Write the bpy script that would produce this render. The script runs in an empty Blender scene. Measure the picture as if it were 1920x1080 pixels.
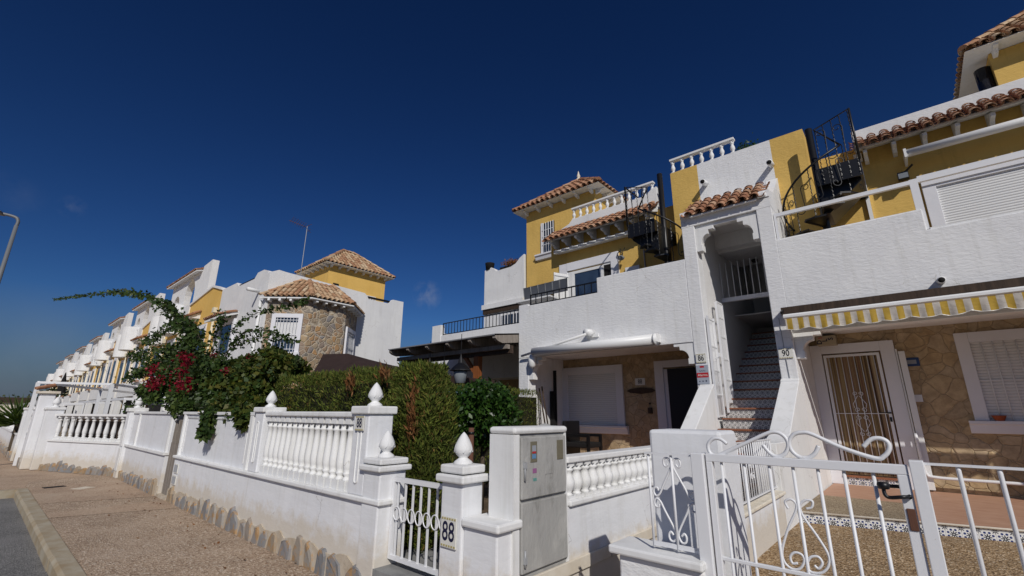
import bpy, math, random
import numpy as np
from mathutils import Vector, Matrix
random.seed(7); rng=np.random.default_rng(7)
R=math.radians
S=bpy.context.scene; COL=S.collection
# ---------------------------------------------------------------- camera
# world: X along the street (towards the right), Y into the plots, Z up; camera 1.375 m above the pavement
CH=1.375; CF=844.93
def _rot(p,r):
    cp,sp=math.cos(p),math.sin(p); cr,sr=math.cos(r),math.sin(r)
    return np.array([[1,0,0],[0,-sp,-cp],[0,cp,-sp]])@np.array([[cr,-sr,0],[sr,cr,0],[0,0,1]])
AZ=-0.853687
_W=np.array([[-math.sin(AZ),-math.cos(AZ),0],[math.cos(AZ),-math.sin(AZ),0],[0,0,1.]])
MW=_W@_rot(R(15.599),0.0063865)
cam=bpy.data.cameras.new('camera'); co=bpy.data.objects.new('camera',cam); COL.objects.link(co)
co.matrix_world=Matrix(((*MW[0],0),(*MW[1],0),(*MW[2],CH),(0,0,0,1)))
cam.sensor_width=36; cam.lens=CF/1920*36; cam.clip_start=.05; cam.clip_end=5000
S.camera=co
def ray(x,y): return MW@np.array([x-960,-(y-540),-CF])
def gY(x,y,Y): d=ray(x,y); t=Y/d[1]; return Vector((d[0]*t,Y,CH+d[2]*t))
def gX(x,y,X): d=ray(x,y); t=X/d[0]; return Vector((X,d[1]*t,CH+d[2]*t))
def gZ(x,y,Z): d=ray(x,y); t=(Z-CH)/d[2]; return Vector((d[0]*t,d[1]*t,Z))
# ---------------------------------------------------------------- mesh builder
class MB:
    def __init__(s): s.v=[]; s.f=[]; s.m=[]; s.mi=0; s.sm=[]; s.smooth=False
    def add(s,vs,fs):
        o=len(s.v); s.v+= [tuple(v) for v in vs]
        for f in fs: s.f.append([i+o for i in f]); s.m.append(s.mi); s.sm.append(s.smooth)
        return s
    def box(s,x0,x1,y0,y1,z0,z1):
        x0,x1=min(x0,x1),max(x0,x1); y0,y1=min(y0,y1),max(y0,y1); z0,z1=min(z0,z1),max(z0,z1)
        return s.add([(x0,y0,z0),(x1,y0,z0),(x1,y1,z0),(x0,y1,z0),(x0,y0,z1),(x1,y0,z1),(x1,y1,z1),(x0,y1,z1)],
          [(0,3,2,1),(4,5,6,7),(0,1,5,4),(1,2,6,5),(2,3,7,6),(3,0,4,7)])
    def prism(s,poly,d,axis):  # poly 2D list, extruded along d=(a,b) on axis 'x','y','z'
        n=len(poly); a,b=d
        def P(p,t): return {'x':(t,p[0],p[1]),'y':(p[0],t,p[1]),'z':(p[0],p[1],t)}[axis]
        vs=[P(p,a) for p in poly]+[P(p,b) for p in poly]
        fs=[tuple(range(n))[::-1],tuple(range(n,2*n))]+[(i,(i+1)%n,n+(i+1)%n,n+i) for i in range(n)]
        return s.add(vs,fs)
    def bar(s,p,q,w,h=None,up=(0,0,1)):
        h=h or w; p,q=Vector(p),Vector(q); d=(q-p)
        if d.length<1e-6: return s
        d.normalize(); u=Vector(up)
        if abs(d.dot(u))>.98: u=Vector((0,1,0))
        a=d.cross(u).normalized()*w/2; b=a.cross(d).normalized()*h/2
        vs=[p-a-b,p+a-b,p+a+b,p-a+b,q-a-b,q+a-b,q+a+b,q-a+b]
        return s.add(vs,[(0,3,2,1),(4,5,6,7),(0,1,5,4),(1,2,6,5),(2,3,7,6),(3,0,4,7)])
    def tube(s,pts,r,n=8,closed=False,r2=None):
        pts=[Vector(p) for p in pts]; N=len(pts); vs=[]; fs=[]
        t0=(pts[1]-pts[0]).normalized(); u=Vector((0,0,1)) if abs(t0.z)<.9 else Vector((0,1,0))
        u=t0.cross(u).normalized()
        for i,p in enumerate(pts):
            if closed: t=(pts[(i+1)%N]-pts[i-1])
            else: t=pts[min(i+1,N-1)]-pts[max(i-1,0)]
            if t.length<1e-9: t=t0
            t.normalize(); u=(u-t*u.dot(t))
            if u.length<1e-6: u=t.orthogonal()
            u.normalize(); w=t.cross(u)
            rr=r if r2 is None else r+(r2-r)*i/(N-1)
            for k in range(n):
                a=2*math.pi*k/n; vs.append(p+u*math.cos(a)*rr+w*math.sin(a)*rr)
        for i in range(N if closed else N-1):
            j=(i+1)%N
            for k in range(n): fs.append((i*n+k,i*n+(k+1)%n,j*n+(k+1)%n,j*n+k))
        if not closed: fs+= [tuple(range(n))[::-1],tuple(range((N-1)*n,N*n))]
        o=s.smooth; s.smooth=n>5; s.add(vs,fs); s.smooth=o; return s
    def lathe(s,prof,c,n=14,smooth=True,sx=1,sy=1):
        cx,cy,cz=c; vs=[]; fs=[]
        for r,z in prof:
            for k in range(n):
                a=2*math.pi*(k+.5)/n; vs.append((cx+r*sx*math.cos(a),cy+r*sy*math.sin(a),cz+z))
        m=len(prof)
        for i in range(m-1):
            for k in range(n): fs.append((i*n+k,i*n+(k+1)%n,(i+1)*n+(k+1)%n,(i+1)*n+k))
        fs+=[tuple(range(n))[::-1],tuple(range((m-1)*n,m*n))]
        o=s.smooth; s.smooth=smooth; s.add(vs,fs); s.smooth=o; return s
    def quad(s,a,b,c,d): return s.add([a,b,c,d],[(0,1,2,3)])
_wl={}
def build(name,mb,mat,parent=None,bevel=0,disp=0):
    wl=_wl.get(parent.as_pointer(),Vector((0,0,0))) if parent else Vector((0,0,0))
    me=bpy.data.meshes.new(name)
    me.from_pydata([(v[0]-wl.x,v[1]-wl.y,v[2]-wl.z) for v in mb.v],[],mb.f)
    mats=mat if isinstance(mat,(list,tuple)) else [mat]
    for m in mats: me.materials.append(m)
    me.polygons.foreach_set('material_index',mb.m); me.polygons.foreach_set('use_smooth',mb.sm); me.update()
    o=bpy.data.objects.new(name,me); COL.objects.link(o)
    if parent: o.parent=parent
    _wl[o.as_pointer()]=wl
    if bevel:
        b=o.modifiers.new('bevel','BEVEL'); b.width=bevel; b.segments=2; b.limit_method='ANGLE'; b.angle_limit=R(50)
    return o
def tag(o,label=None,cat=None,group=None,kind=None):
    if label: o['label']=label
    if cat: o['category']=cat
    if group: o['group']=group
    if kind: o['kind']=kind
    return o
def thing(name,label,cat,loc=(0,0,0),group=None):
    o=bpy.data.objects.new(name,None); COL.objects.link(o); o.location=loc; o.empty_display_size=.2
    _wl[o.as_pointer()]=Vector(loc); return tag(o,label,cat,group)
def solo(name,mb,mat,label,cat,group=None,**k): return tag(build(name,mb,mat,**k),label,cat,group)
def struct(name,mb,mat,kind='structure'): return tag(build(name,mb,mat),kind=kind)
def copy_tree(o,parent=None):
    c=o.copy(); COL.objects.link(c); c.parent=parent
    for ch in [x for x in bpy.data.objects if x.parent==o]: copy_tree(ch,c)
    return c
# ---------------------------------------------------------------- materials
class NT:
    def __init__(s,name,rough=.8,color=(.5,.5,.5),metal=0,spec=.3):
        s.mat=bpy.data.materials.new(name); s.mat.use_nodes=True; s.t=s.mat.node_tree
        s.b=s.t.nodes['Principled BSDF']; s.b.inputs['Roughness'].default_value=rough
        s.b.inputs['Base Color'].default_value=(*color,1); s.b.inputs['Metallic'].default_value=metal
        s.b.inputs['Specular IOR Level'].default_value=spec
        s.tc=s.n('ShaderNodeTexCoord'); s.o=s.tc.outputs['Object']
    def n(s,t,**k):
        x=s.t.nodes.new(t)
        for a,b in k.items(): setattr(x,a,b)
        return x
    def l(s,a,b): s.t.links.new(a,b)
    def noise(s,scale,detail=4,rough=.55,vec=None,stretch=None):
        n=s.n('ShaderNodeTexNoise'); n.inputs['Scale'].default_value=scale; n.inputs['Detail'].default_value=detail; n.inputs['Roughness'].default_value=rough
        v=vec or s.o
        if stretch:
            m=s.n('ShaderNodeMapping'); m.inputs['Scale'].default_value=stretch; s.l(v,m.inputs['Vector']); v=m.outputs[0]
        s.l(v,n.inputs['Vector']); return n.outputs[0]
    def ramp(s,fac,stops,interp='LINEAR'):
        r=s.n('ShaderNodeValToRGB'); r.color_ramp.interpolation=interp; e=r.color_ramp.elements
        while len(e)>1: e.remove(e[0])
        e[0].position=stops[0][0]; e[0].color=(*stops[0][1],1)
        for p,c in stops[1:]:
            x=e.new(p); x.color=(*c,1)
        s.l(fac,r.inputs[0]); return r.outputs[0]
    def mix(s,fac,a,b,mode='MIX'):
        m=s.n('ShaderNodeMix',data_type='RGBA',blend_type=mode)
        for sock,v in ((m.inputs[0],fac),(m.inputs[6],a),(m.inputs[7],b)):
            if hasattr(v,'links'): s.l(v,sock)
            elif isinstance(v,(int,float)): sock.default_value=v
            else: sock.default_value=(*v,1)
        return m.outputs[2]
    def math(s,op,a,b=None):
        m=s.n('ShaderNodeMath',operation=op)
        for i,v in enumerate((a,b)):
            if v is None: continue
            if hasattr(v,'links'): s.l(v,m.inputs[i])
            else: m.inputs[i].default_value=v
        return m.outputs[0]
    def col(s,c): s.l(c,s.b.inputs['Base Color']); return s
    def bump(s,h,strength=.3,dist=.01):
        b=s.n('ShaderNodeBump'); b.inputs['Strength'].default_value=strength; b.inputs['Distance'].default_value=dist
        s.l(h,b.inputs['Height'])
        ln=s.b.inputs['Normal'].links
        if ln: s.l(ln[0].from_socket,b.inputs['Normal'])
        s.l(b.outputs[0],s.b.inputs['Normal']); return s
    def island(s):
        g=s.n('ShaderNodeNewGeometry'); return g.outputs['Random Per Island']
    def sep(s):
        x=s.n('ShaderNodeSeparateXYZ'); s.l(s.o,x.inputs[0]); return x.outputs
def plaster(name,c,c2,bscale=28,bs=.35,streak=True,grime=.12,bd=.012):
    m=NT(name,.85)
    n1=m.noise(1.3,5,.6); base=m.ramp(n1,[(.3,c2),(.62,c)])
    if streak:
        st=m.noise(3.2,4,.7,stretch=(2.4,2.4,.18)); g=m.ramp(st,[(.52,(1,1,1)),(.8,(1-grime,1-grime*1.05,1-grime*1.25))])
        base=m.mix(1.0,base,g,'MULTIPLY')
    if streak:   # hairline cracks and repainted patches
        dn=m.n('ShaderNodeTexNoise'); dn.inputs['Scale'].default_value=2.2; dn.inputs['Detail'].default_value=5; m.l(m.o,dn.inputs['Vector'])
        va=m.n('ShaderNodeVectorMath',operation='MULTIPLY_ADD'); m.l(dn.outputs['Color'],va.inputs[0]); va.inputs[1].default_value=(.9,.9,.9); m.l(m.o,va.inputs[2])
        ve=m.n('ShaderNodeTexVoronoi',feature='DISTANCE_TO_EDGE'); ve.inputs['Scale'].default_value=.62; m.l(va.outputs[0],ve.inputs['Vector'])
        ck=m.ramp(ve.outputs['Distance'],[(0.0,(1,1,1)),(.0035,(0,0,0))]); msk=m.ramp(m.noise(.9,3),[(.50,(0,0,0)),(.58,(1,1,1))])
        ckm=m.mix(1,ck,msk,'MULTIPLY'); base=m.mix(ckm,base,(c[0]*.62,c[1]*.60,c[2]*.57))
        pt=m.ramp(m.noise(.55,2,.4),[(.47,(1,1,1)),(.49,(.965,.965,.97)),(.60,(.965,.965,.97)),(.62,(1,1,1))]); base=m.mix(1,base,pt,'MULTIPLY')
    if name=='white_wall_paint':   # yellowed splash zone and dirt close to the ground
        gp_=m.n('ShaderNodeNewGeometry'); sz_=m.n('ShaderNodeSeparateXYZ'); m.l(gp_.outputs['Position'],sz_.inputs[0])
        hh=m.math('SUBTRACT',sz_.outputs[2],m.math('MULTIPLY',m.noise(5,5,.7),.55)); dm=m.ramp(hh,[(.0,(.75,.75,.75)),(.16,(0,0,0))]); base=m.mix(dm,base,(.62,.55,.44))
    m.col(base)
    m.bump(m.noise(bscale,4,.6,stretch=(.5,.5,1.25)),bs,bd); m.bump(m.noise(4,3,.5),.25,.02)
    return m.mat
M={}
M['white']=plaster('white_plaster',(.80,.80,.79),(.74,.74,.74),26,.42)
M['stucco']=plaster('white_stucco_rough',(.81,.81,.805),(.76,.76,.765),20,.55,True,.14,.018)
M['smooth']=plaster('white_smooth',(.82,.82,.81),(.77,.77,.76),9,.2,True,.18)
M['wallw']=plaster('white_wall_paint',(.81,.815,.83),(.76,.77,.785),7,.3,True,.12,.02)
M['yellow']=plaster('yellow_stucco',(.72,.475,.135),(.63,.41,.11),20,.5,True,.16,.018)
M['yellow2']=plaster('yellow_far',(.78,.50,.14),(.73,.46,.12),12,.3,True,.1)
M['cream']=plaster('cream_plaster',(.80,.74,.62),(.76,.68,.54),14,.3,True,.35)
M['interior']=plaster('stairwell_plaster',(.72,.71,.70),(.68,.67,.66),20,.3,False)
def metal(name,c,rough=.45,wear=None):
    m=NT(name,rough,c,0,.5)
    if wear:
        n=m.noise(18,6,.7); m.col(m.mix(m.ramp(n,[(.66,(0,0,0)),(.74,(1,1,1))]),c,wear))
    m.bump(m.noise(60,3),.12,.003); return m.mat
M['lampgrey']=metal('lamp_grey_paint',(.16,.17,.18),.5)
M['wmetal']=metal('white_painted_steel',(.78,.785,.80),.42,(.50,.42,.33))
M['bmetal']=metal('black_painted_steel',(.006,.006,.007),.42)
M['gmetal']=metal('galvanised_steel',(.35,.36,.37),.4)
M['pvc']=metal('white_pvc',(.78,.78,.77),.4)
M['creampvc']=metal('cream_pipe',(.72,.66,.5),.5)
M['frame']=plaster('window_surround_paint',(.76,.76,.79),(.72,.72,.75),20,.15,False)
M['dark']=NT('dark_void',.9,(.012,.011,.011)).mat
M['doord']=NT('dark_door_paint',.5,(.02,.02,.025)).mat
def glass():
    m=NT('window_glass',.06,(.02,.035,.06),0,.9); m.col(m.ramp(m.noise(1.2,2),[(.4,(.015,.025,.05)),(.7,(.05,.08,.13))])); return m.mat
M['glass']=glass()
def tilemat(name,stops):
    m=NT(name,.85); m.l
    c=m.ramp(m.island(),stops); d=m.ramp(m.noise(9,5,.7),[(.3,(.55,.5,.45)),(.6,(1,1,1)),(.8,(1.15,1.12,1.0))])
    m.col(m.mix(1,c,d,'MULTIPLY')); m.bump(m.noise(40,4),.35,.006); return m.mat
M['tile']=tilemat('roof_clay_tile',[(0,(.30,.14,.08)),(.4,(.40,.20,.115)),(.75,(.46,.26,.16)),(1,(.54,.36,.24))])
M['tileold']=tilemat('roof_clay_tile_weathered',[(0,(.40,.21,.12)),(.4,(.54,.34,.20)),(.7,(.60,.42,.26)),(1,(.64,.50,.34))])
def stonemat(name,cols,scale,mortar,mw=.06,relief=.8):
    m=NT(name,.85)
    dn=m.n('ShaderNodeTexNoise'); dn.inputs['Scale'].default_value=3; m.l(m.o,dn.inputs['Vector'])
    v=m.n('ShaderNodeVectorMath',operation='MULTIPLY_ADD'); m.l(dn.outputs['Color'],v.inputs[0]); v.inputs[1].default_value=(.18,.18,.18); m.l(m.o,v.inputs[2])
    e=m.n('ShaderNodeTexVoronoi',feature='DISTANCE_TO_EDGE'); e.inputs['Scale'].default_value=scale; m.l(v.outputs[0],e.inputs['Vector'])
    f=m.n('ShaderNodeTexVoronoi'); f.inputs['Scale'].default_value=scale; m.l(v.outputs[0],f.inputs['Vector'])
    sx=m.n('ShaderNodeSeparateColor'); m.l(f.outputs['Color'],sx.inputs[0])
    c=m.ramp(sx.outputs[0],cols); c=m.mix(1,c,m.ramp(m.noise(7,6,.7),[(.3,(.65,.62,.58)),(.65,(1.1,1.08,1.05))]),'MULTIPLY')
    k=m.ramp(e.outputs['Distance'],[(mw*.55,(0,0,0)),(mw,(1,1,1))])
    m.col(m.mix(k,mortar,c)); m.bump(m.ramp(e.outputs['Distance'],[(0,(0,0,0)),(mw*2.2,(1,1,1))]),relief,.03); m.bump(m.noise(16,6,.7),.5,.015)
    return m.mat
M['stone']=stonemat('stone_cladding',[(0,(.25,.245,.25)),(.25,(.42,.27,.15)),(.45,(.24,.23,.22)),(.65,(.46,.35,.22)),(.85,(.27,.20,.14)),(1,(.50,.30,.14))],4.4,(.50,.43,.33),.06)
M['stone2']=stonemat('porch_stone_cladding',[(0,(.46,.34,.20)),(.4,(.52,.40,.25)),(.7,(.48,.38,.26)),(1,(.42,.32,.20))],4.8,(.42,.32,.20),.022,.6)
def azulejo(name,size,blue=True,axis='x'):
    # patterned ceramic tile: eight-petal star in a grid
    m=NT(name,.3,(.8,.8,.8),0,.5); X,Y,Z=m.sep()
    u=m.math('DIVIDE',X if axis=='x' else Y,size); w=m.math('DIVIDE',Z,size)
    fu=m.math('SUBTRACT',m.math('FRACT',u),.5); fw=m.math('SUBTRACT',m.math('FRACT',w),.5)
    r=m.math('SQRT',m.math('ADD',m.math('MULTIPLY',fu,fu),m.math('MULTIPLY',fw,fw))); a=m.math('ARCTAN2',fw,fu)
    pet=m.math('ADD',.19,m.math('MULTIPLY',.09,m.math('COSINE',m.math('MULTIPLY',a,8))))
    inside=m.math('MULTIPLY',m.math('LESS_THAN',r,pet),m.math('GREATER_THAN',r,.045))
    cu=m.math('SUBTRACT',.5,m.math('ABSOLUTE',fu)); cw=m.math('SUBTRACT',.5,m.math('ABSOLUTE',fw))
    cr=m.math('SQRT',m.math('ADD',m.math('MULTIPLY',cu,cu),m.math('MULTIPLY',cw,cw))); ca=m.math('ARCTAN2',cw,cu)
    cp=m.math('ADD',.17,m.math('MULTIPLY',.08,m.math('COSINE',m.math('MULTIPLY',ca,8)))); corner=m.math('MULTIPLY',m.math('LESS_THAN',cr,cp),m.math('GREATER_THAN',cr,.035))
    fa=m.math('SUBTRACT',m.math('MULTIPLY',m.math('FRACT',m.math('ADD',m.math('DIVIDE',a,.785398),8.0)),.785398),.392699)
    dd=m.math('SQRT',m.math('ADD',m.math('ADD',m.math('MULTIPLY',r,r),.1296),m.math('MULTIPLY',m.math('MULTIPLY',r,-.72),m.math('COSINE',fa))))
    dots=m.math('LESS_THAN',dd,.085)
    blu=(.03,.05,.17) if blue else (.02,.022,.035)
    c=m.mix(inside,(.74,.74,.72),(.03,.033,.045)); c=m.mix(corner,c,(.04,.045,.07) if blue else (.03,.03,.04)); c=m.mix(dots,c,blu)
    g=m.math('LESS_THAN',m.math('MINIMUM',cu,cw),.012); c=m.mix(g,c,(.4,.39,.37)); m.col(c); return m.mat
M['azb']=azulejo('blue_star_tile',.14,True); M['azs']=azulejo('black_star_tile',.0925,False)
def terr(name,c1,c2,sc=6):
    m=NT(name,.6); m.col(m.ramp(m.noise(sc,6,.65,stretch=(.5,2,1)),[(.35,c1),(.65,c2)])); m.bump(m.noise(30,4),.15,.005); return m.mat
M['terra']=terr('terracotta_floor',(.43,.235,.15),(.53,.325,.225)); M['nosing']=terr('clay_nosing',(.22,.085,.045),(.31,.13,.07),12)
def gravel(name,stops,sc,bs=.9,big=None):
    m=NT(name,.9)
    v=m.n('ShaderNodeTexVoronoi'); v.inputs['Scale'].default_value=sc; m.l(m.o,v.inputs['Vector'])
    sx=m.n('ShaderNodeSeparateColor'); m.l(v.outputs['Color'],sx.inputs[0])
    c=m.ramp(sx.outputs[0],stops); c=m.mix(1,c,m.ramp(m.noise(1.1,5,.65),[(.3,(.78,.77,.76)),(.7,(1.12,1.1,1.06))]),'MULTIPLY')
    if big: c=m.mix(m.ramp(m.noise(.55,5,.7),[(.5,(0,0,0)),(.68,(.7,.7,.7))]),c,big)
    m.col(c); m.bump(v.outputs['Distance'],bs,.012); m.bump(m.noise(5,4),.3,.02); return m.mat
M['gravel']=gravel('driveway_gravel',[(0,(.16,.10,.05)),(.35,(.30,.195,.10)),(.7,(.43,.30,.17)),(.93,(.56,.42,.27)),(1,(.7,.6,.46))],60)
M['pave']=gravel('pavement_aggregate',[(0,(.26,.18,.125)),(.35,(.42,.305,.215)),(.7,(.52,.395,.29)),(.93,(.63,.51,.39)),(1,(.76,.67,.56))],70,.9,(.44,.345,.265))
M['pave2']=gravel('pavement_worn',[(0,(.36,.255,.18)),(.5,(.46,.335,.24)),(1,(.58,.45,.34))],70,.6,(.46,.37,.28))
M['matt']=gravel('door_mat_pebble',[(0,(.17,.12,.07)),(.5,(.34,.26,.17)),(1,(.58,.49,.36))],95)
M['asphalt']=gravel('asphalt',[(0,(.13,.13,.13)),(.5,(.20,.20,.20)),(1,(.31,.305,.30))],90,.8,(.25,.245,.24))
def simple(name,stops,sc,rough=.8,st=None,bs=.3):
    m=NT(name,rough); m.col(m.ramp(m.noise(sc,6,.65,stretch=st),stops)); m.bump(m.noise(sc*6,4,.6,stretch=st),bs,.01); return m.mat
M['kerb']=simple('kerb_concrete',[(.35,(.33,.255,.16)),(.6,(.42,.37,.28))],3.5,.85)
M['concrete']=simple('concrete_slab',[(.35,(.20,.20,.20)),(.65,(.30,.30,.29))],4)
M['soil']=simple('soil',[(.35,(.07,.05,.03)),(.65,(.15,.105,.065))],6,.95,None,.8)
M['ground']=simple('dry_ground',[(.35,(.22,.17,.11)),(.65,(.30,.25,.17))],.8,.95,None,.5)
M['wood']=simple('orange_timber',[(.3,(.16,.05,.015)),(.65,(.30,.10,.03))],3,.6,(6,6,.6))
M['woodgrey']=simple('weathered_grey_wood',[(.3,(.17,.145,.12)),(.65,(.34,.30,.26))],4,.9,(7,7,.35),.7)
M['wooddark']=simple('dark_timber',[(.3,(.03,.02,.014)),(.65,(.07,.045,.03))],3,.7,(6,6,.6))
M['cab']=simple('grey_fibre_cement_cabinet',[(.28,(.24,.235,.215)),(.42,(.36,.355,.34)),(.58,(.40,.395,.375)),(.75,(.52,.51,.48))],6,.85,(1,1,.5),.5)
M['thatch']=simple('grey_corrugated_sheet',[(.3,(.16,.16,.165)),(.65,(.24,.24,.25))],3,.6)
M['gazebo']=simple('brown_canopy_fabric',[(.3,(.03,.017,.014)),(.65,(.045,.026,.022))],2.5,.9)
M['rust']=simple('rusty_post',[(.3,(.09,.04,.025)),(.6,(.15,.07,.045))],5,.8,(1,1,.2))
M['trunk']=simple('bark',[(.3,(.06,.045,.03)),(.65,(.13,.10,.07))],9,.9,(1,1,.3),.8)
def leafmat(name,stops,trans=.25,rough=.5):
    m=NT(name,rough); m.col(m.mix(1,m.ramp(m.island(),stops),m.ramp(m.noise(2.2,4,.6),[(.32,(.62,.60,.55)),(.5,(1,1,1)),(.7,(1.2,1.12,.95))]),'MULTIPLY')); 
    t=m.n('ShaderNodeBsdfTranslucent'); ms=m.n('ShaderNodeMixShader'); ms.inputs[0].default_value=trans
    m.l(m.b.inputs['Base Color'].links[0].from_socket,t.inputs[0]); out=m.t.nodes['Material Output']
    m.l(m.b.outputs[0],ms.inputs[1]); m.l(t.outputs[0],ms.inputs[2]); m.l(ms.outputs[0],out.inputs[0]); return m.mat
M['hedge']=leafmat('cypress_foliage',[(0,(.050,.078,.010)),(.5,(.10,.135,.020)),(.85,(.16,.18,.03)),(.96,(.18,.15,.04)),(1,(.22,.12,.04))],.15,.8)
M['hedgecore']=simple('hedge_dark_core',[(.4,(.012,.014,.005)),(.7,(.03,.028,.012))],8,.95)
M['brownfol']=leafmat('dead_cypress_foliage',[(0,(.12,.05,.015)),(.6,(.22,.09,.03)),(1,(.28,.16,.07))],.15,.8)
M['boug']=leafmat('bougainvillea_leaf',[(0,(.022,.045,.010)),(.6,(.045,.085,.018)),(1,(.085,.12,.028))],.25)
M['vine']=leafmat('vine_leaf',[(0,(.04,.06,.010)),(.6,(.085,.11,.018)),(1,(.15,.14,.03))],.3)
M['citrus']=leafmat('glossy_leaf',[(0,(.015,.04,.008)),(.6,(.03,.075,.012)),(1,(.06,.12,.02))],.2,.35)
M['palm']=leafmat('palm_leaf',[(0,(.04,.08,.015)),(.6,(.07,.12,.02)),(1,(.11,.15,.03))],.2,.5)
M['flower']=leafmat('magenta_bract',[(0,(.12,.003,.010)),(.6,(.20,.004,.016)),(1,(.30,.010,.032))],.25)
M['fartree']=leafmat('far_tree_leaf',[(0,(.03,.04,.015)),(1,(.06,.075,.03))],.1)
def awnstripe():
    m=NT('yellow_white_stripe_fabric',.8); X,Y,Z=m.sep(); f=m.math('FRACT',m.math('DIVIDE',X,.16))
    c=m.mix(m.math('LESS_THAN',f,.5),(.70,.65,.58),(.60,.40,.07)); d=m.ramp(m.noise(7,5),[(.3,(.8,.8,.8)),(.65,(1,1,1))]); m.col(m.mix(1,c,d,'MULTIPLY'))
    m.bump(m.noise(12,3,stretch=(1,1,1.6)),.5,.02)
    t=m.n('ShaderNodeBsdfTranslucent'); ms=m.n('ShaderNodeMixShader'); ms.inputs[0].default_value=.25
    m.l(m.b.inputs['Base Color'].links[0].from_socket,t.inputs[0]); m.l(m.b.outputs[0],ms.inputs[1]); m.l(t.outputs[0],ms.inputs[2]); m.l(ms.outputs[0],m.t.nodes['Material Output'].inputs[0])
    return m.mat
M['stripe']=awnstripe()
def curtain():
    m=NT('striped_curtain',.8); X,Y,Z=m.sep(); n=m.noise(2.5,2,stretch=(9,1,.05))
    m.col(m.ramp(n,[(.35,(.06,.03,.018)),(.45,(.34,.25,.12)),(.55,(.17,.08,.05)),(.65,(.42,.33,.19))])); return m.mat
M['curtain']=curtain()
def plain(name,c,rough=.5): return NT(name,rough,c).mat
M['red']=plain('red_paint',(.45,.02,.03)); M['navy']=plain('navy_glaze',(.012,.014,.05),.3); M['black']=plain('black_glaze',(.015,.015,.018),.3)
M['ceram']=plain('white_ceramic',(.72,.71,.66),.3); M['ochre']=plain('ochre_glaze',(.42,.36,.16),.4); M['greyprint']=plain('grey_print',(.30,.32,.36),.5)
M['bluepale']=plain('pale_blue_print',(.12,.25,.42)); M['blue']=plain('blue_plastic',(.03,.10,.30)); M['green']=plain('lime_plastic',(.28,.42,.03)); M['magenta']=plain('pink_print',(.30,.12,.26)); M['teal']=plain('teal_print',(.12,.30,.27))
M['tan']=plain('tan_plastic',(.42,.36,.25)); M['yellowed']=plain('yellowed_window',(.17,.155,.11),.25); M['mesh']=plain('grey_sling_fabric',(.10,.11,.13),.7)
M['lampglass']=plain('lantern_glass',(.22,.24,.26),.1); M['clay']=plain('terracotta_pot',(.28,.07,.03),.8); M['tealcloth']=plain('teal_awning_cloth',(.02,.07,.08),.8)
M['beige']=simple('beige_skirting_stone',[(.35,(.62,.54,.42)),(.65,(.74,.68,.58))],3,.7)
# ---------------------------------------------------------------- shape helpers
def text_into(mb,s,size,at,ux,uz,thick=.003,sx=1.0,weight=0.0):
    c=bpy.data.curves.new('t','FONT'); c.body=s; c.size=size; c.align_x='CENTER'; c.align_y='CENTER'; c.offset=weight; c.resolution_u=3
    o=bpy.data.objects.new('t',c); me=bpy.data.meshes.new_from_object(o)
    at=Vector(at); ux=Vector(ux).normalized(); uz=Vector(uz).normalized(); n=ux.cross(uz)
    vs=[at+ux*v.co.x*sx+uz*v.co.y+n*thick for v in me.vertices]
    mb.add(vs,[tuple(p.vertices) for p in me.polygons])
    bpy.data.objects.remove(o); bpy.data.curves.remove(c); bpy.data.meshes.remove(me)
def tiles(mb,O,U,L,V,Sf,w=.21,l=.36,lift=.018,seg=5,jit=.008):
    O=Vector(O); U=Vector(U).normalized(); V=Vector(V).normalized(); N=U.cross(V).normalized()
    if N.z<0: N=-N
    n=max(1,round(L/w)); w=L/n
    def arc(u,s0,s1,r0,r1,h,up):
        vs=[]
        for (s,r,hh) in ((s0,r0,h+lift),(s1,r1,h)):
            for rr in (r,r-.014):
                for k in range(seg+1):
                    a=math.pi*k/seg; vs.append(O+U*(u-rr*math.cos(a))+V*s+N*(hh+up*rr*math.sin(a)*.85))
        m=seg+1; fs=[]
        for k in range(seg):
            fs+= [(k,k+1,2*m+k+1,2*m+k),(m+k,3*m+k,3*m+k+1,m+k+1),(k,m+k,m+k+1,k+1)]
        o=mb.smooth; mb.smooth=False; mb.add(vs,fs); mb.smooth=o
    for i in range(n+1):
        u=i*w
        for cover in (0,1):
            uu=u+(w/2 if cover else 0)
            if uu>L+.001: continue
            smin,smax=0,Sf(uu)
            if isinstance(smax,tuple): smin,smax=smax
            if smax-smin<.12: continue
            k=0; s=smin
            while s<smax-.04:
                e=min(s+l*1.18,smax+.05); j=random.uniform(-jit,jit)
                if cover: arc(uu+j,s-(.0),e,w*.40,w*.34,.03+j*.5,1)
                else: arc(uu+j,s+.03,e,w*.34,w*.40,.045,-1)
                s+=l
def ridge(mb,p,q,r=.1,l=.38):
    p,q=Vector(p),Vector(q); d=q-p; n=max(1,round(d.length/l)); 
    for i in range(n):
        a=p+d*i/n; b=p+d*(i+1.12)/n; t=(b-a).normalized(); s=t.cross(Vector((0,0,1)))
        if s.length<1e-3: continue
        s.normalize(); u=s.cross(t); vs=[]
        for c,rr,h in ((a,r,.015),(b,r*.85,0)):
            for k in range(7):
                an=math.pi*k/6; vs.append(c+s*math.cos(an)*rr+u*(math.sin(an)*rr*.9+h))
        mb.add(vs,[(k,k+1,7+k+1,7+k) for k in range(6)]+[(0,1,2,3,4,5,6)])
BAL_A=[(.075,0),(.075,.0),(.05,.02),(.055,.05),(.035,.075),(.05,.10),(.066,.17),(.070,.22),(.060,.30),(.044,.40),(.038,.50),(.05,.515),(.05,.53),(.037,.54),(.037,.57),(.055,.59),(.055,.61)]
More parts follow.
